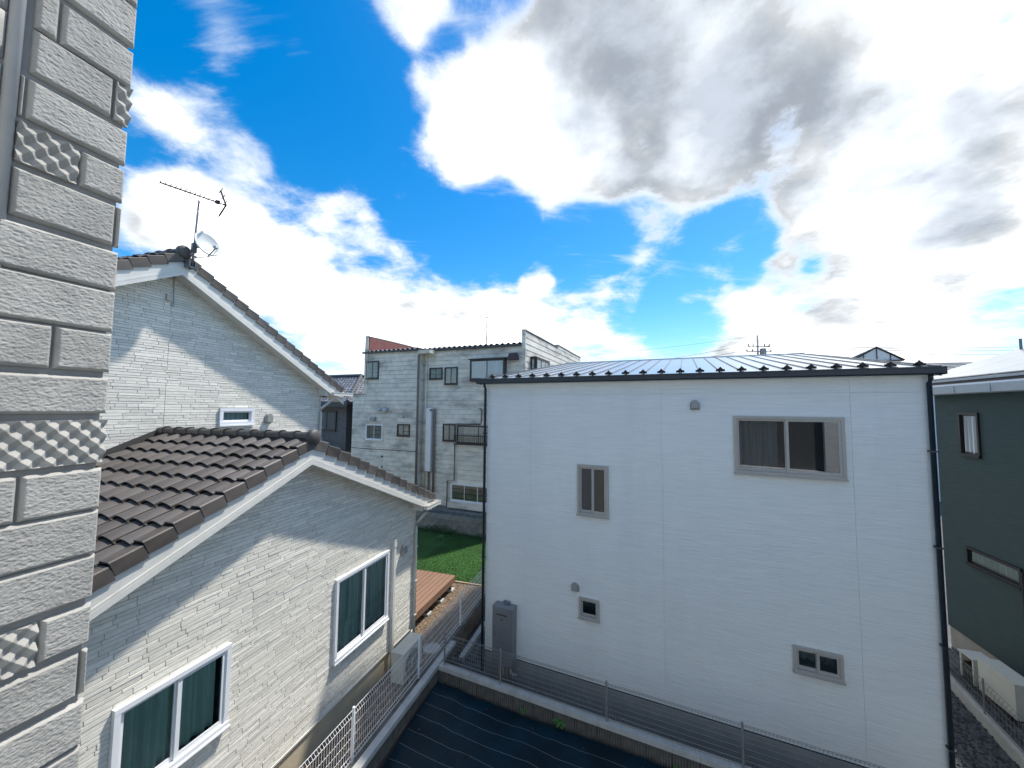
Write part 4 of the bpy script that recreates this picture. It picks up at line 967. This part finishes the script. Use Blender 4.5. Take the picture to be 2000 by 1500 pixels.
# projecting bay window
mB = lambda a, b, c: (a, YR-.24-b, c)
c = MB(); c.box(.97, 2.86, YR-.24, YR-.018, 7.37, 8.38); c.box(.90, 2.93, YR-.36, YR-.018, 8.385, 8.43); c.box(.95, 2.88, YR-.28, YR-.018, 7.32, 7.368); TC.part('bay', c, 'cbrown')
window(TC, mB, .98, 2.85, 7.38, 8.37, sash='cbrown', glass='glass_c', curtain=([(0.02, .98)], pm('white_lace', (.72, .75, .76), .8, .1, 3, stretch=(8, 8, .3)), .03), **kw)
c = MB(); c.box(XR-.0+.02, XR+.27, 1.2, 3.3, 7.85, 8.5); c.box(XR+.02, XR+.33, 1.12, 3.38, 8.505, 8.55); TC.part('bay', c, 'cbrown')
mBS = lambda a, b, c: (XR+.27+b, a, c)
window(TC, mBS, 1.22, 3.28, 7.87, 8.48, sash='cbrown', glass='glass_c', curtain=([(0.0, 1)], pm('white_lace', (.72, .75, .76)), .03), bars=2, **kw)
mBF = lambda a, b, c: (a, 1.2-b, c)
window(TC, mBF, XR+.03, XR+.26, 7.87, 8.48, sash='cbrown', glass='glass_c', split=False, curtain=([(0.0, 1)], pm('white_lace', (.72, .75, .76)), .03), **kw)
# vent hood, round vents, box vents
c = MB(); c.hexa([(3.0, YR-.02, 8.30), (3.5, YR-.02, 8.30), (3.5, YR-.36, 8.30), (3.0, YR-.36, 8.30), (3.05, YR-.02, 8.63), (3.45, YR-.02, 8.63), (3.45, YR-.2, 8.63), (3.05, YR-.2, 8.63)]); TC.part('exhaust_hood', c, pm('rusty_hood', (.06, .04, .04), .6))
for a, z, r in ((-4.46, 5.83, .10), (-4.05, 5.83, .14)):
    c = MB(); c.lathe([(r*.7, 0), (r*.7, .08), (r, .09), (r, .13), (r*.7, .19), (.001, .21)], (a, -.015, z), ax=(0, -1, 0), n=16); TC.part('round_vent', c, 'dish', smooth=True)
c = MB(); c.lathe([(.05, 0), (.05, .06), (.07, .07), (.06, .12), (.001, .13)], (-2.88, -.015, 5.5), ax=(0, -1, 0), n=12); TC.part('round_vent', c, 'dish', smooth=True)
c = MB(); c.hexa([(-5.08, -.01, 5.25), (-4.72, -.01, 5.25), (-4.72, -.2, 5.25), (-5.08, -.2, 5.25), (-5.02, -.01, 5.45), (-4.72, -.01, 5.45), (-4.72, -.14, 5.45), (-5.02, -.14, 5.45)]); TC.part('exhaust_hood', c, 'ventgrey')
for z in (3.3, 2.75):
    c = MB(); c.hexa([(-4.28, -.01, z), (-4.18, -.01, z), (-4.18, -.08, z), (-4.28, -.08, z), (-4.25, -.01, z+.1), (-4.21, -.01, z+.1), (-4.21, -.03, z+.1), (-4.25, -.03, z+.1)]); TC.part('small_vent', c, 'cbrown')
# pipes and duct
def cp(pts, r, mat, name='downpipe'): c = MB(); c.tube(pts, r, 10); TC.part(name, c, mat, smooth=True)
cp([(-1.85, -.08, 8.9), (-1.95, -.08, 8.7), (-1.95, -.08, 1.0)], .06, 'cpipe')
cp([(-1.78, YR-.08, 8.9), (-1.78, YR-.08, 1.0)], .05, 'cboard')
c = MB(); c.box(-1.62, -1.30, YR-.26, YR-.02, 2.72, 5.98); TC.part('duct_cover', c, 'white_sash')
cp([(-1.68, YR-.1, 6.0), (-1.68, YR-.1, 2.8), (-1.55, YR-.1, 2.72)], .035, 'dish', 'pipe')
cp([(-1.35, YR-.3, 5.85), (-1.18, YR-.12, 5.9), (-1.18, YR-.12, 1.0)], .055, 'cpipe')
cp([(-1.48, YR-.1, 2.7), (-1.48, YR-.1, 1.0)], .05, 'cpipe', 'pipe')
cp([(.05, YR-.09, 4.2), (.05, YR-.09, 2.35), (-.35, YR-.09, 2.3), (-.35, YR-.09, 1.0)], .03, 'cpipe', 'pipe')
cp([(.1, YR-.09, 5.16), (1.5, YR-.09, 5.2), (1.55, YR-.09, 5.3), (1.55, YR-.09, 5.9), (1.45, YR-.09, 5.98)], .035, 'cpipe', 'pipe')
cp([(-6.46, -.03, 3.72), (-5.6, -.03, 3.70), (-2.0, -.03, 3.72)], .014, 'wire', 'cable')
cp([(-3.3, -.09, 1.4), (-3.3, -.2, 2.15), (-3.2, -.3, 2.2)], .05, 'cpipe', 'pipe')
# railing in front of the window
c = MB(); c.box(.10, 2.6, YR-.32, YR-.28, 4.60, 4.64); c.box(.10, 2.6, YR-.32, YR-.28, 4.16, 4.20); RL = TC.part('railing', c, 'cbrown')
x = .12
while x < 2.6: c = MB(); c.box(x, x+.018, YR-.31, YR-.29, 4.2, 4.6); TC.part('baluster', c, 'cbrown', RL); x += .115
c = MB(); c.box(.10, .14, YR-.30, YR-.02, 4.58, 4.62); c.box(.10, .14, YR-.30, YR-.02, 4.16, 4.2); TC.part('rail_bracket', c, 'cbrown', RL)
c = MB(); c.box(-.3, XR, YR-.12, YR-.02, 1.0, 1.3); TC.part('sill_band', c, 'cboard')
c = MB(); c.box(-6.4, XR, .06, 11, -.1, .9); TC.part('foundation', c, 'greyblock')
# antenna on its roof
T = Thing('tv_antenna', 'small television antenna on the roof of the three-storey building', 'antenna', FC, (1.35, 1.2, 9.1))
q = (1.35, 1.2); c = MB(); c.tube([(q[0], q[1], 9.05), (q[0], q[1], 10.72)], .022, 6); T.part('mast', c, 'alum')
c = MB(); c.tube([(q[0]-.42, q[1], 10.80), (q[0]+.36, q[1], 10.66)], .016, 5); T.part('boom', c, 'alum')
for i in range(8): c = MB(); X_ = q[0]-.4+i*.1; c.tube([(X_, q[1]-.12, 10.8-(i*.1)*.18), (X_, q[1]+.12, 10.8-(i*.1)*.18)], .008, 4); T.part('director_element', c, 'alum')
c = MB(); c.tube([(q[0]+.36, q[1], 10.66), (q[0]+.33, q[1], 10.78)], .014, 4); c.tube([(q[0]+.36, q[1], 10.66), (q[0]+.31, q[1], 10.55)], .014, 4); T.part('reflector_arm', c, 'alum')
# block wall at the back of the lawn
T = Thing('garden_block_wall', 'mossy grey concrete block wall at the back of the lawn', 'wall', FC, (0, -.9, .2))
BK = MB(); BK.box(.003, .397, 0, .12, .003, .197); BKm = BK.mesh('block'); BKm.materials.append(M['greyblock'])
for k in range(4):
    for i in range(26): T.place('block', BKm, (-6.4+i*.4+(k % 2)*.2, -.95+random.uniform(-.004, .004), .22+k*.2))
c = MB(); c.box(-6.4, 4.2, -.93, -.85, .0, 1.0); T.part('core', c, 'greyblock')

# ------------------------------------------------------------------ plants
def leaf(mb, p, d, L, w, droop, rng_):
    d = Vector(d).normalized(); s_ = d.cross(Vector((0, 0, 1)))
    s_ = s_.normalized() if s_.length > .1 else Vector((1, 0, 0)); up = s_.cross(d); p = Vector(p); pts = []
    for k, ww in ((0, .15), (.35, 1), (.7, .8), (1, .05)):
        c_ = p+d*(L*k)-Vector((0, 0, droop*L*k*k)); pts += [c_-s_*w*ww+up*w*.25*ww, c_, c_+s_*w*ww+up*w*.25*ww]
    fs = []
    for k in range(3): fs += [(3*k, 3*k+1, 3*k+4, 3*k+3), (3*k+1, 3*k+2, 3*k+5, 3*k+4)]
    mb.add(pts, fs)
def weed(x, y, z, label, n, L, seed, fr=WF0, group=None):
    r = random.Random(seed); T_ = Thing('weed', label, 'plant', fr, (x, y, z), group)
    st_ = MB(); lf = []
    for i in range(max(2, n//4)):
        a = r.random()*6.28; h = L*r.uniform(.5, 1.5); tip = Vector((x+cos(a)*h*.5, y+sin(a)*h*.5, z+h)); st_.tube([(x, y, z-.03), tip], .004, 4); lf.append(tip)
    T_.part('stem', st_, 'leaf')
    for i in range(n):
        b = lf[i % len(lf)]; k = r.uniform(.3, 1); p = Vector((x, y, z)).lerp(b, k); a = r.random()*6.28; mb = MB()
        leaf(mb, p, (cos(a), sin(a), r.uniform(.1, .8)), L*r.uniform(.6, 1.1), L*r.uniform(.18, .3), r.uniform(.1, .5), r); T_.part('leaf', mb, 'leaf', fix=False, smooth=True)
def fwp(a, dy): return FW.w(a, yk-dy, 0)
p = fwp(FW.inv(.27, 7.5)[0], .11); weed(p.x, p.y, ZS, 'small low weed at the ribbed kerb beside the largest weed', 7, .07, 5)
p = fwp(FW.inv(.93, 7.2)[0], .12); weed(p.x, p.y, ZS, 'largest bright green weed growing at the foot of the ribbed kerb', 16, .10, 6)
p = fwp(FW.inv(2.7, 6.5)[0], .12); weed(p.x, p.y, ZS, 'tiny weed far along the ribbed kerb under a fence post', 5, .05, 8)
p = FA.w(-3.86, 8.12, 0); weed(p.x, p.y, ZS, 'small leafy weed in the corner where the two kerbs meet', 8, .075, 9)
p = FA.w(-3.84, 7.75, 0); weed(p.x, p.y, ZS, 'small pale weed at the foot of the kerb beside the white fence', 8, .065, 10)
r = random.Random(12); g = MB()
for i in range(2600):
    a = r.uniform(-3.2, 3.4); y = -.98-abs(r.gauss(0, .22)); dens_ = .5+.5*sin(a*2.3+1)
    if r.random() > .25+.75*dens_: continue
    zz = .28+max(0, .26*(1-(abs(y)-.98)/.45))*r.random()*(.3+dens_); b = r.random()*6.28
    leaf(g, (a, y, zz), (cos(b), sin(b), r.uniform(0, .8)), r.uniform(.05, .11), r.uniform(.018, .034), .3, r)
single('ground_cover', g, 'leafd', 'dark green creeping ground cover along the mossy block wall', None, FC, (0, -1, .26), kind='stuff', fix=False)
p = FC.w(.9, -2.0, 0); weed(p.x, p.y, .262, 'lone leafy weed standing in the shaded part of the lawn', 22, .16, 14)

# ------------------------------------------------------------------ dark house on the right
XE = 7.466
TE = Thing('dark_house', 'dark green-grey sided house with pale gutter and metal roof beside the white house', 'house', FE, (10, 9, 0))
mE = lambda a, b, c: (XE-b, -a, c)
HE = [(-12.54, -11.95, 4.95, 5.99), (-12.56, -11.13, 2.34, 2.75)]
c = panel_cells(-13.35, -2.0, .5, 6.44, HE); c.v = [mE(x, -y, z) for x, y, z in c.v]; TE.part('wall', c, 'edark', fix=False)
c = MB(); c.box(XE+.06, 15, 13.25, 13.35, .5, 6.6); TE.part('end_wall', c, 'edark')
c = MB(); c.box(XE+.02, 15, 2.05, 13.32, -.1, .499); TE.part('foundation', c, pm('pale_foundation', (.34, .31, .26), .85, .1, 5))
window(TE, mE, *HE[0], sash='blackm', glass='glass_c', proud=.04, fw=.05, split=False, curtain=([(0, 1)], pm('white_lace', (.72, .75, .76)), -.035), rw=.03)
window(TE, mE, *HE[1], sash='blackm', glass='glass', proud=.04, fw=.05, split=False, curtain=([(0, 1)], 'lace', -.06), rw=.03)
c = MB(); c.tube([(XE-.04, 11.08, 2.7), (XE-.04, 11.08, .1)], .03, 8); TE.part('downpipe', c, 'blackm')
prof = [(XE-.24, 6.43), (XE-.37, 6.45), (XE-.39, 6.63), (XE-.365, 6.63), (XE-.35, 6.47), (XE-.24, 6.47)]
c = MB(); c.prism(prof, lambda x, z: (x, 1.7, z), lambda x, z: (x, 13.6, z)); GE = TE.part('gutter', c, 'egut')
for y in (11.0, 12.0, 13.0): c = MB(); c.box(XE-.395, XE-.385, y, y+.03, 6.46, 6.635); TE.part('gutter_bracket', c, 'egut', GE)
c = MB(); c.box(XE-.37, XE-.0, 1.75, 13.58, 6.632, 6.675); TE.part('eave_flashing', c, 'white_sash')
c = MB(); c.box(XE-.30, XE+.02, 1.75, 13.55, 6.4405, 6.63); TE.part('fascia', c, 'edark')
c = MB(); c.box(XE-.30, XE-.0, 1.75, 13.55, 6.676, 6.74); TE.part('eave_gap', c, 'blackm')
c = MB(); c.box(XE-.36, XE+.02, 1.72, 13.59, 6.745, 6.80); TE.part('eave_edge', c, 'egut')
ES = .37; zE2 = 6.80
def ez(x): return zE2+ES*(x-(XE-.36))
c = MB(); c.hexa([(XE-.36, 1.7, zE2+.001), (12, 1.7, ez(12)-.1), (12, 13.6, ez(12)-.1), (XE-.36, 13.6, zE2+.001), (XE-.36, 1.7, zE2+.02), (12, 1.7, ez(12)), (12, 13.6, ez(12)), (XE-.36, 13.6, zE2+.02)]); RE_ = TE.part('roof', c, 'navy')
for i in range(9):
    y = 13.60-i*1.3
    c = MB(); c.hexa([(XE-.38, y-1.29, zE2+.022), (12, y-1.29, ez(12)+.002), (12, y, ez(12)+.002), (XE-.38, y, zE2+.022), (XE-.38, y-1.29, zE2+.04), (12, y-1.29, ez(12)+.025), (12, y, ez(12)+.025), (XE-.38, y, zE2+.04)]); TE.part('roof_panel', c, 'roofmetal', RE_)
c = MB(); c.tube([(9.3, 13.45, ez(9.3)-.1), (9.3, 13.45, ez(9.3)+.3)], .03, 6); TE.part('vent_pipe', c, 'alum')
ac_unit(FE, 'large ivory air conditioner unit against the dark house behind the mesh fence', XE-.74, XE-.40, 10.38, 11.24, .12, .78, 1)
T = Thing('outdoor_unit', 'small ivory open-sided utility box beside the large air conditioner unit', 'utility box', FE, (XE-.5, 11.66, .05))
c = MB(); c.box(XE-.68, XE-.32, 11.80, 11.84, .05, .58); c.box(XE-.68, XE-.32, 11.46, 11.50, .05, .58); c.box(XE-.36, XE-.32, 11.5, 11.8, .05, .58); T.part('casing', c, 'acw')
c = MB(); c.box(XE-.70, XE-.30, 11.44, 11.86, .58, .61); T.part('lid', c, 'acw')
c = MB(); c.box(XE-.66, XE-.36, 11.505, 11.795, .04, .4); T.part('inner_unit', c, 'blackm')

# ------------------------------------------------------------------ tiled house far left
FD = Frame(-23.0, -9.98, 23.6)
TD = Thing('tiled_house', 'grey brick house with silver-grey tiled hip roof behind the brick house', 'house', FD, (-3, 3, 0))
mD = lambda a, b, c: (a, -b, c)
c = MB(); c.box(-7, -.35, .0, 7, 0, 6.25); TD.part('wall', c, pm('mortar_dark', (.12, .12, .12), .9))
fb = MB(); z = 2.5; k = 0
while z < 6.2:
    x = -3.6-(k % 2)*.12
    while x < -.36:
        e = min(-.352, x+.235); 
        if not (e > -2.85 and x < -1.15 and z+.07 > 4.42 and z < 5.75): fb.box(x, e-.012, -.012, .003, z, z+.068)
        x += .24
    z += .08; k += 1
TD.part('brick_facing', fb, 'dbrick', kind='stuff')
window(TD, mD, -2.82, -1.18, 4.45, 5.72, sash='cbrown', glass='glass_d', hole=False, sill=True, rw=.045, fw=.06, proud=.08, curtain=([(.03, .48), (.52, .97)], 'lace', .02))
# hip roof with courses of tiles
ex0, ex1, ey0, ey1, ze, zr = -7.6, .45, -.75, 7.6, 6.28, 8.05
rx1 = -1.15; ym = (ey0+ey1)/2
hip = MB(); hip.add([(ex0, ey0, ze), (ex1, ey0, ze), (ex1, ey1, ze), (ex0, ey1, ze), (-6, 1.9, zr), (rx1, 1.9, zr), (ex0, ey0, ze-.12), (ex1, ey0, ze-.12), (ex1, ey1, ze-.12), (ex0, ey1, ze-.12)], [(0, 1, 5, 4), (1, 2, 5), (2, 3, 4, 5), (3, 0, 4), (6, 7, 1, 0), (7, 8, 2, 1), (8, 9, 3, 2), (9, 6, 0, 3), (6, 9, 8, 7)])
RD_ = TD.part('roof', hip, 'corrug')
ft = MB()
def course(P0, P1, Q0, Q1, n, step):
    """rows of tiles between eave edge P0-P1 and ridge edge Q0-Q1"""
    P0, P1, Q0, Q1 = map(Vector, (P0, P1, Q0, Q1)); nrm = (P1-P0).cross(Q0-P0).normalized()
    if nrm.z < 0: nrm = -nrm
    for i in range(n):
        a0, a1 = P0.lerp(Q0, i/n), P1.lerp(Q1, i/n); b0, b1 = P0.lerp(Q0, (i+1.1)/n), P1.lerp(Q1, (i+1.1)/n); L = (a1-a0).length; m_ = max(1, int(L/step))
        for j in range(m_):
            u0, u1 = j/m_, (j+.93)/m_
            A_, B_ = a0.lerp(a1, u0), a0.lerp(a1, u1); C_, D_ = b0.lerp(b1, u1), b0.lerp(b1, u0); md = a0.lerp(a1, (u0+u1)/2); me_ = b0.lerp(b1, (u0+u1)/2)
            ft.add([A_+nrm*.03, md+nrm*.075, B_+nrm*.03, C_+nrm*.01, me_+nrm*.045, D_+nrm*.01, A_, md+nrm*.03, B_], [(0, 1, 4, 5), (1, 2, 3, 4), (6, 7, 1, 0), (7, 8, 2, 1)])
course((ex0, ey0, ze), (ex1, ey0, ze), (-6, 1.9, zr), (rx1, 1.9, zr), 11, .27)
course((ex1, ey0, ze), (ex1, ey1, ze), (rx1, 1.9, zr), (rx1, 1.95, zr), 11, .27)
TD.part('roof_tile_field', ft, 'dtile', kind='stuff', fix=False)
c = MB(); c.tube([(ex1, ey0, ze+.06), (rx1, 1.9, zr+.1)], .09, 8); c.tube([(rx1, 1.9, zr+.1), (ex1, ey1, ze+.06)], .09, 8); c.tube([(-6, 1.9, zr+.1), (rx1, 1.9, zr+.1)], .1, 8); TD.part('ridge', c, 'corrug')
c = MB(); c.box(ex0, ex1-.05, ey0+.03, ey0+.1, ze-.3, ze-.12); TD.part('fascia', c, 'navy')
# balcony on that house
c = MB(); c.box(-3.2, -.5, -1.9, -.001, 2.95, 3.1); BL = TD.part('balcony', c, pm('balcony_grey', (.2, .2, .2), .8))
c = MB(); c.box(-3.2, -1.55, -1.85, -1.45, 4.23, 4.31); TD.part('rail_cap', c, 'white_sash', BL)
c = MB(); c.box(-2.15, -1.95, -1.7, -1.6, 3.1, 4.229); TD.part('rail_post', c, 'white_sash', BL)
c = MB(); c.box(-2.1, -1.05, -1.89, -1.55, 3.78, 3.92); TD.part('rail_cap', c, 'white_sash', BL)
c = MB(); c.box(-1.35, -1.2, -1.8, -1.65, 3.1, 3.779); TD.part('rail_post', c, 'white_sash', BL)
c = MB(); c.box(-3.2, -.5, -1.60, -1.5, 3.1, 3.6); TD.part('balcony_screen', c, pm('teal_screen', (.02, .05, .055), .7), BL)

# ------------------------------------------------------------------ far roofs, pole and wires
T = Thing('distant_house', 'distant house with pale ribbed roof and dark triangular gable showing above the white house roof', 'house', Frame(-30, 29.2, 30), (0, 3, 0))
c = MB(); c.box(-5, 1.3, .15, 6, 0, 10.0); T.part('wall', c, 'plainwall')
c = MB(); c.add([(-1.75, 0, 10.05), (1.45, 0, 10.05), (-.1, 0, 11.12), (-1.75, 8, 10.05), (1.45, 8, 10.05), (-.1, 8, 11.12), (-1.75, 0, 9.95), (1.45, 0, 9.95), (1.45, 8, 9.95), (-1.75, 8, 9.95)], [(0, 2, 5, 3), (1, 4, 5, 2), (0, 6, 7, 1), (1, 7, 8, 4), (4, 8, 9, 3), (3, 9, 6, 0), (3, 5, 4), (6, 9, 8, 7)]); R_ = T.part('roof', c, 'roofmetal')
for i in range(9):
    y = .05+i*.8; c = MB(); c.tube([(-1.75, y, 10.08), (-.1, y, 11.15)], .035, 4); T.part('roof_seam', c, 'rib', R_)
c = MB(); c.tube([(-1.8, -.04, 10.02), (-.1, -.04, 11.13), (1.5, -.04, 10.02)], .07, 4); c.tube([(-1.75, -.04, 10.0), (1.45, -.04, 10.0)], .06, 4); T.part('gable_frame', c, 'blackm')
for k in (-.9, -.1, .7):
    c = MB(); c.tube([(k, -.03, 10.0), (k, -.03, 11.1-abs(k+.1)*.66)], .035, 4); T.part('gable_bar', c, 'blackm')
c = MB(); c.quad((-1.7, .02, 10.0), (1.4, .02, 10.0), (-.1, .02, 11.05)); T.part('gable_glazing', c, 'plainwall', fix=False)
T = Thing('distant_house', 'distant house roof with grey horizontal courses showing between the white and dark houses', 'house', Frame(-20, 27, 26), (3, 3, 0))
c = MB(); c.box(-1, 8, .4, 8, 0, 8.4); T.part('wall', c, 'plainwall')
rr_ = MB()
for i in range(8):
    y = i*.4; z0 = 8.5+i*.14; rr_.hexa([(-1.6, y, z0), (8.6, y, z0), (8.6, y+.42, z0+.1), (-1.6, y+.42, z0+.1), (-1.6, y, z0+.07), (8.6, y, z0+.07), (8.6, y+.42, z0+.15), (-1.6, y+.42, z0+.15)])
T.part('roof', rr_, pm('grey_slate', (.20, .21, .22), .5, .15, 4))
# utility pole
PX, PY = 29.4, 45.0
T = Thing('utility_pole', 'concrete utility pole with crossarms and transformer beyond the white house roof', 'utility pole', WF0, (PX, PY, 0))
c = MB(); c.tube([(PX, PY, 0), (PX, PY, 15.0)], .19, 12, taper=.55); T.part('pole', c, 'polec', smooth=True)
for z, L in ((13.6, 1.3), (13.0, 1.5)):
    c = MB(); c.box(PX-L, PX+L, PY-.25, PY-.15, z-.05, z+.05); A_ = T.part('crossarm', c, 'alum')
    for k in (-1, -.55, .55, 1):
        c = MB(); c.lathe([(.05, 0), (.09, .05), (.05, .1), (.09, .15), (.05, .22), (.02, .28)], (PX+k*L*.95, PY-.2, z+.05), n=8); T.part('insulator', c, 'blackm', A_)
for sg in (-1, 1): c = MB(); c.tube([(PX+sg*.1, PY-.2, 12.6), (PX+sg*1.2, PY-.2, 13.6)], .03, 4); T.part('brace', c, 'alum')
c = MB(); c.lathe([(.001, 0), (.33, 0), (.36, .05), (.36, .75), (.3, .85), (.001, .88)], (PX+.55, PY-.1, 12.55), n=14); T.part('transformer', c, 'ventgrey', smooth=True)
def sag(a, b, s_, n=14):
    a, b = Vector(a), Vector(b); return [a.lerp(b, i/n)-Vector((0, 0, s_*4*(i/n)*(1-i/n))) for i in range(n+1)]
k = 0
for a, b, s_, lab in (((PX+1.2, PY-.2, 13.9), (76, 51, 15.3), .5, 'upper overhead cable running right from the utility pole'), ((PX+.7, PY-.2, 13.7), (76, 49, 14.6), .55, 'middle overhead cable running right from the utility pole'), ((PX+1.3, PY-.2, 13.2), (76, 48, 13.9), .5, 'lower overhead cable running right from the utility pole'),
                      ((PX-1.2, PY-.2, 13.8), (-2, 55, 9.8), .4, 'upper overhead cable dropping left from the utility pole'), ((PX-1.3, PY-.2, 13.2), (-2, 54, 9.0), .4, 'lower overhead cable dropping left from the utility pole'), ((PX, PY, 14.95), (2, 52, 12.6), .3, 'thin top wire running left from the tip of the utility pole')):
    c = MB(); c.tube(sag(a, b, s_), .022 if k < 5 else .012, 5); k += 1
    single('overhead_cable', c, 'wire', lab, 'cable', base=a)
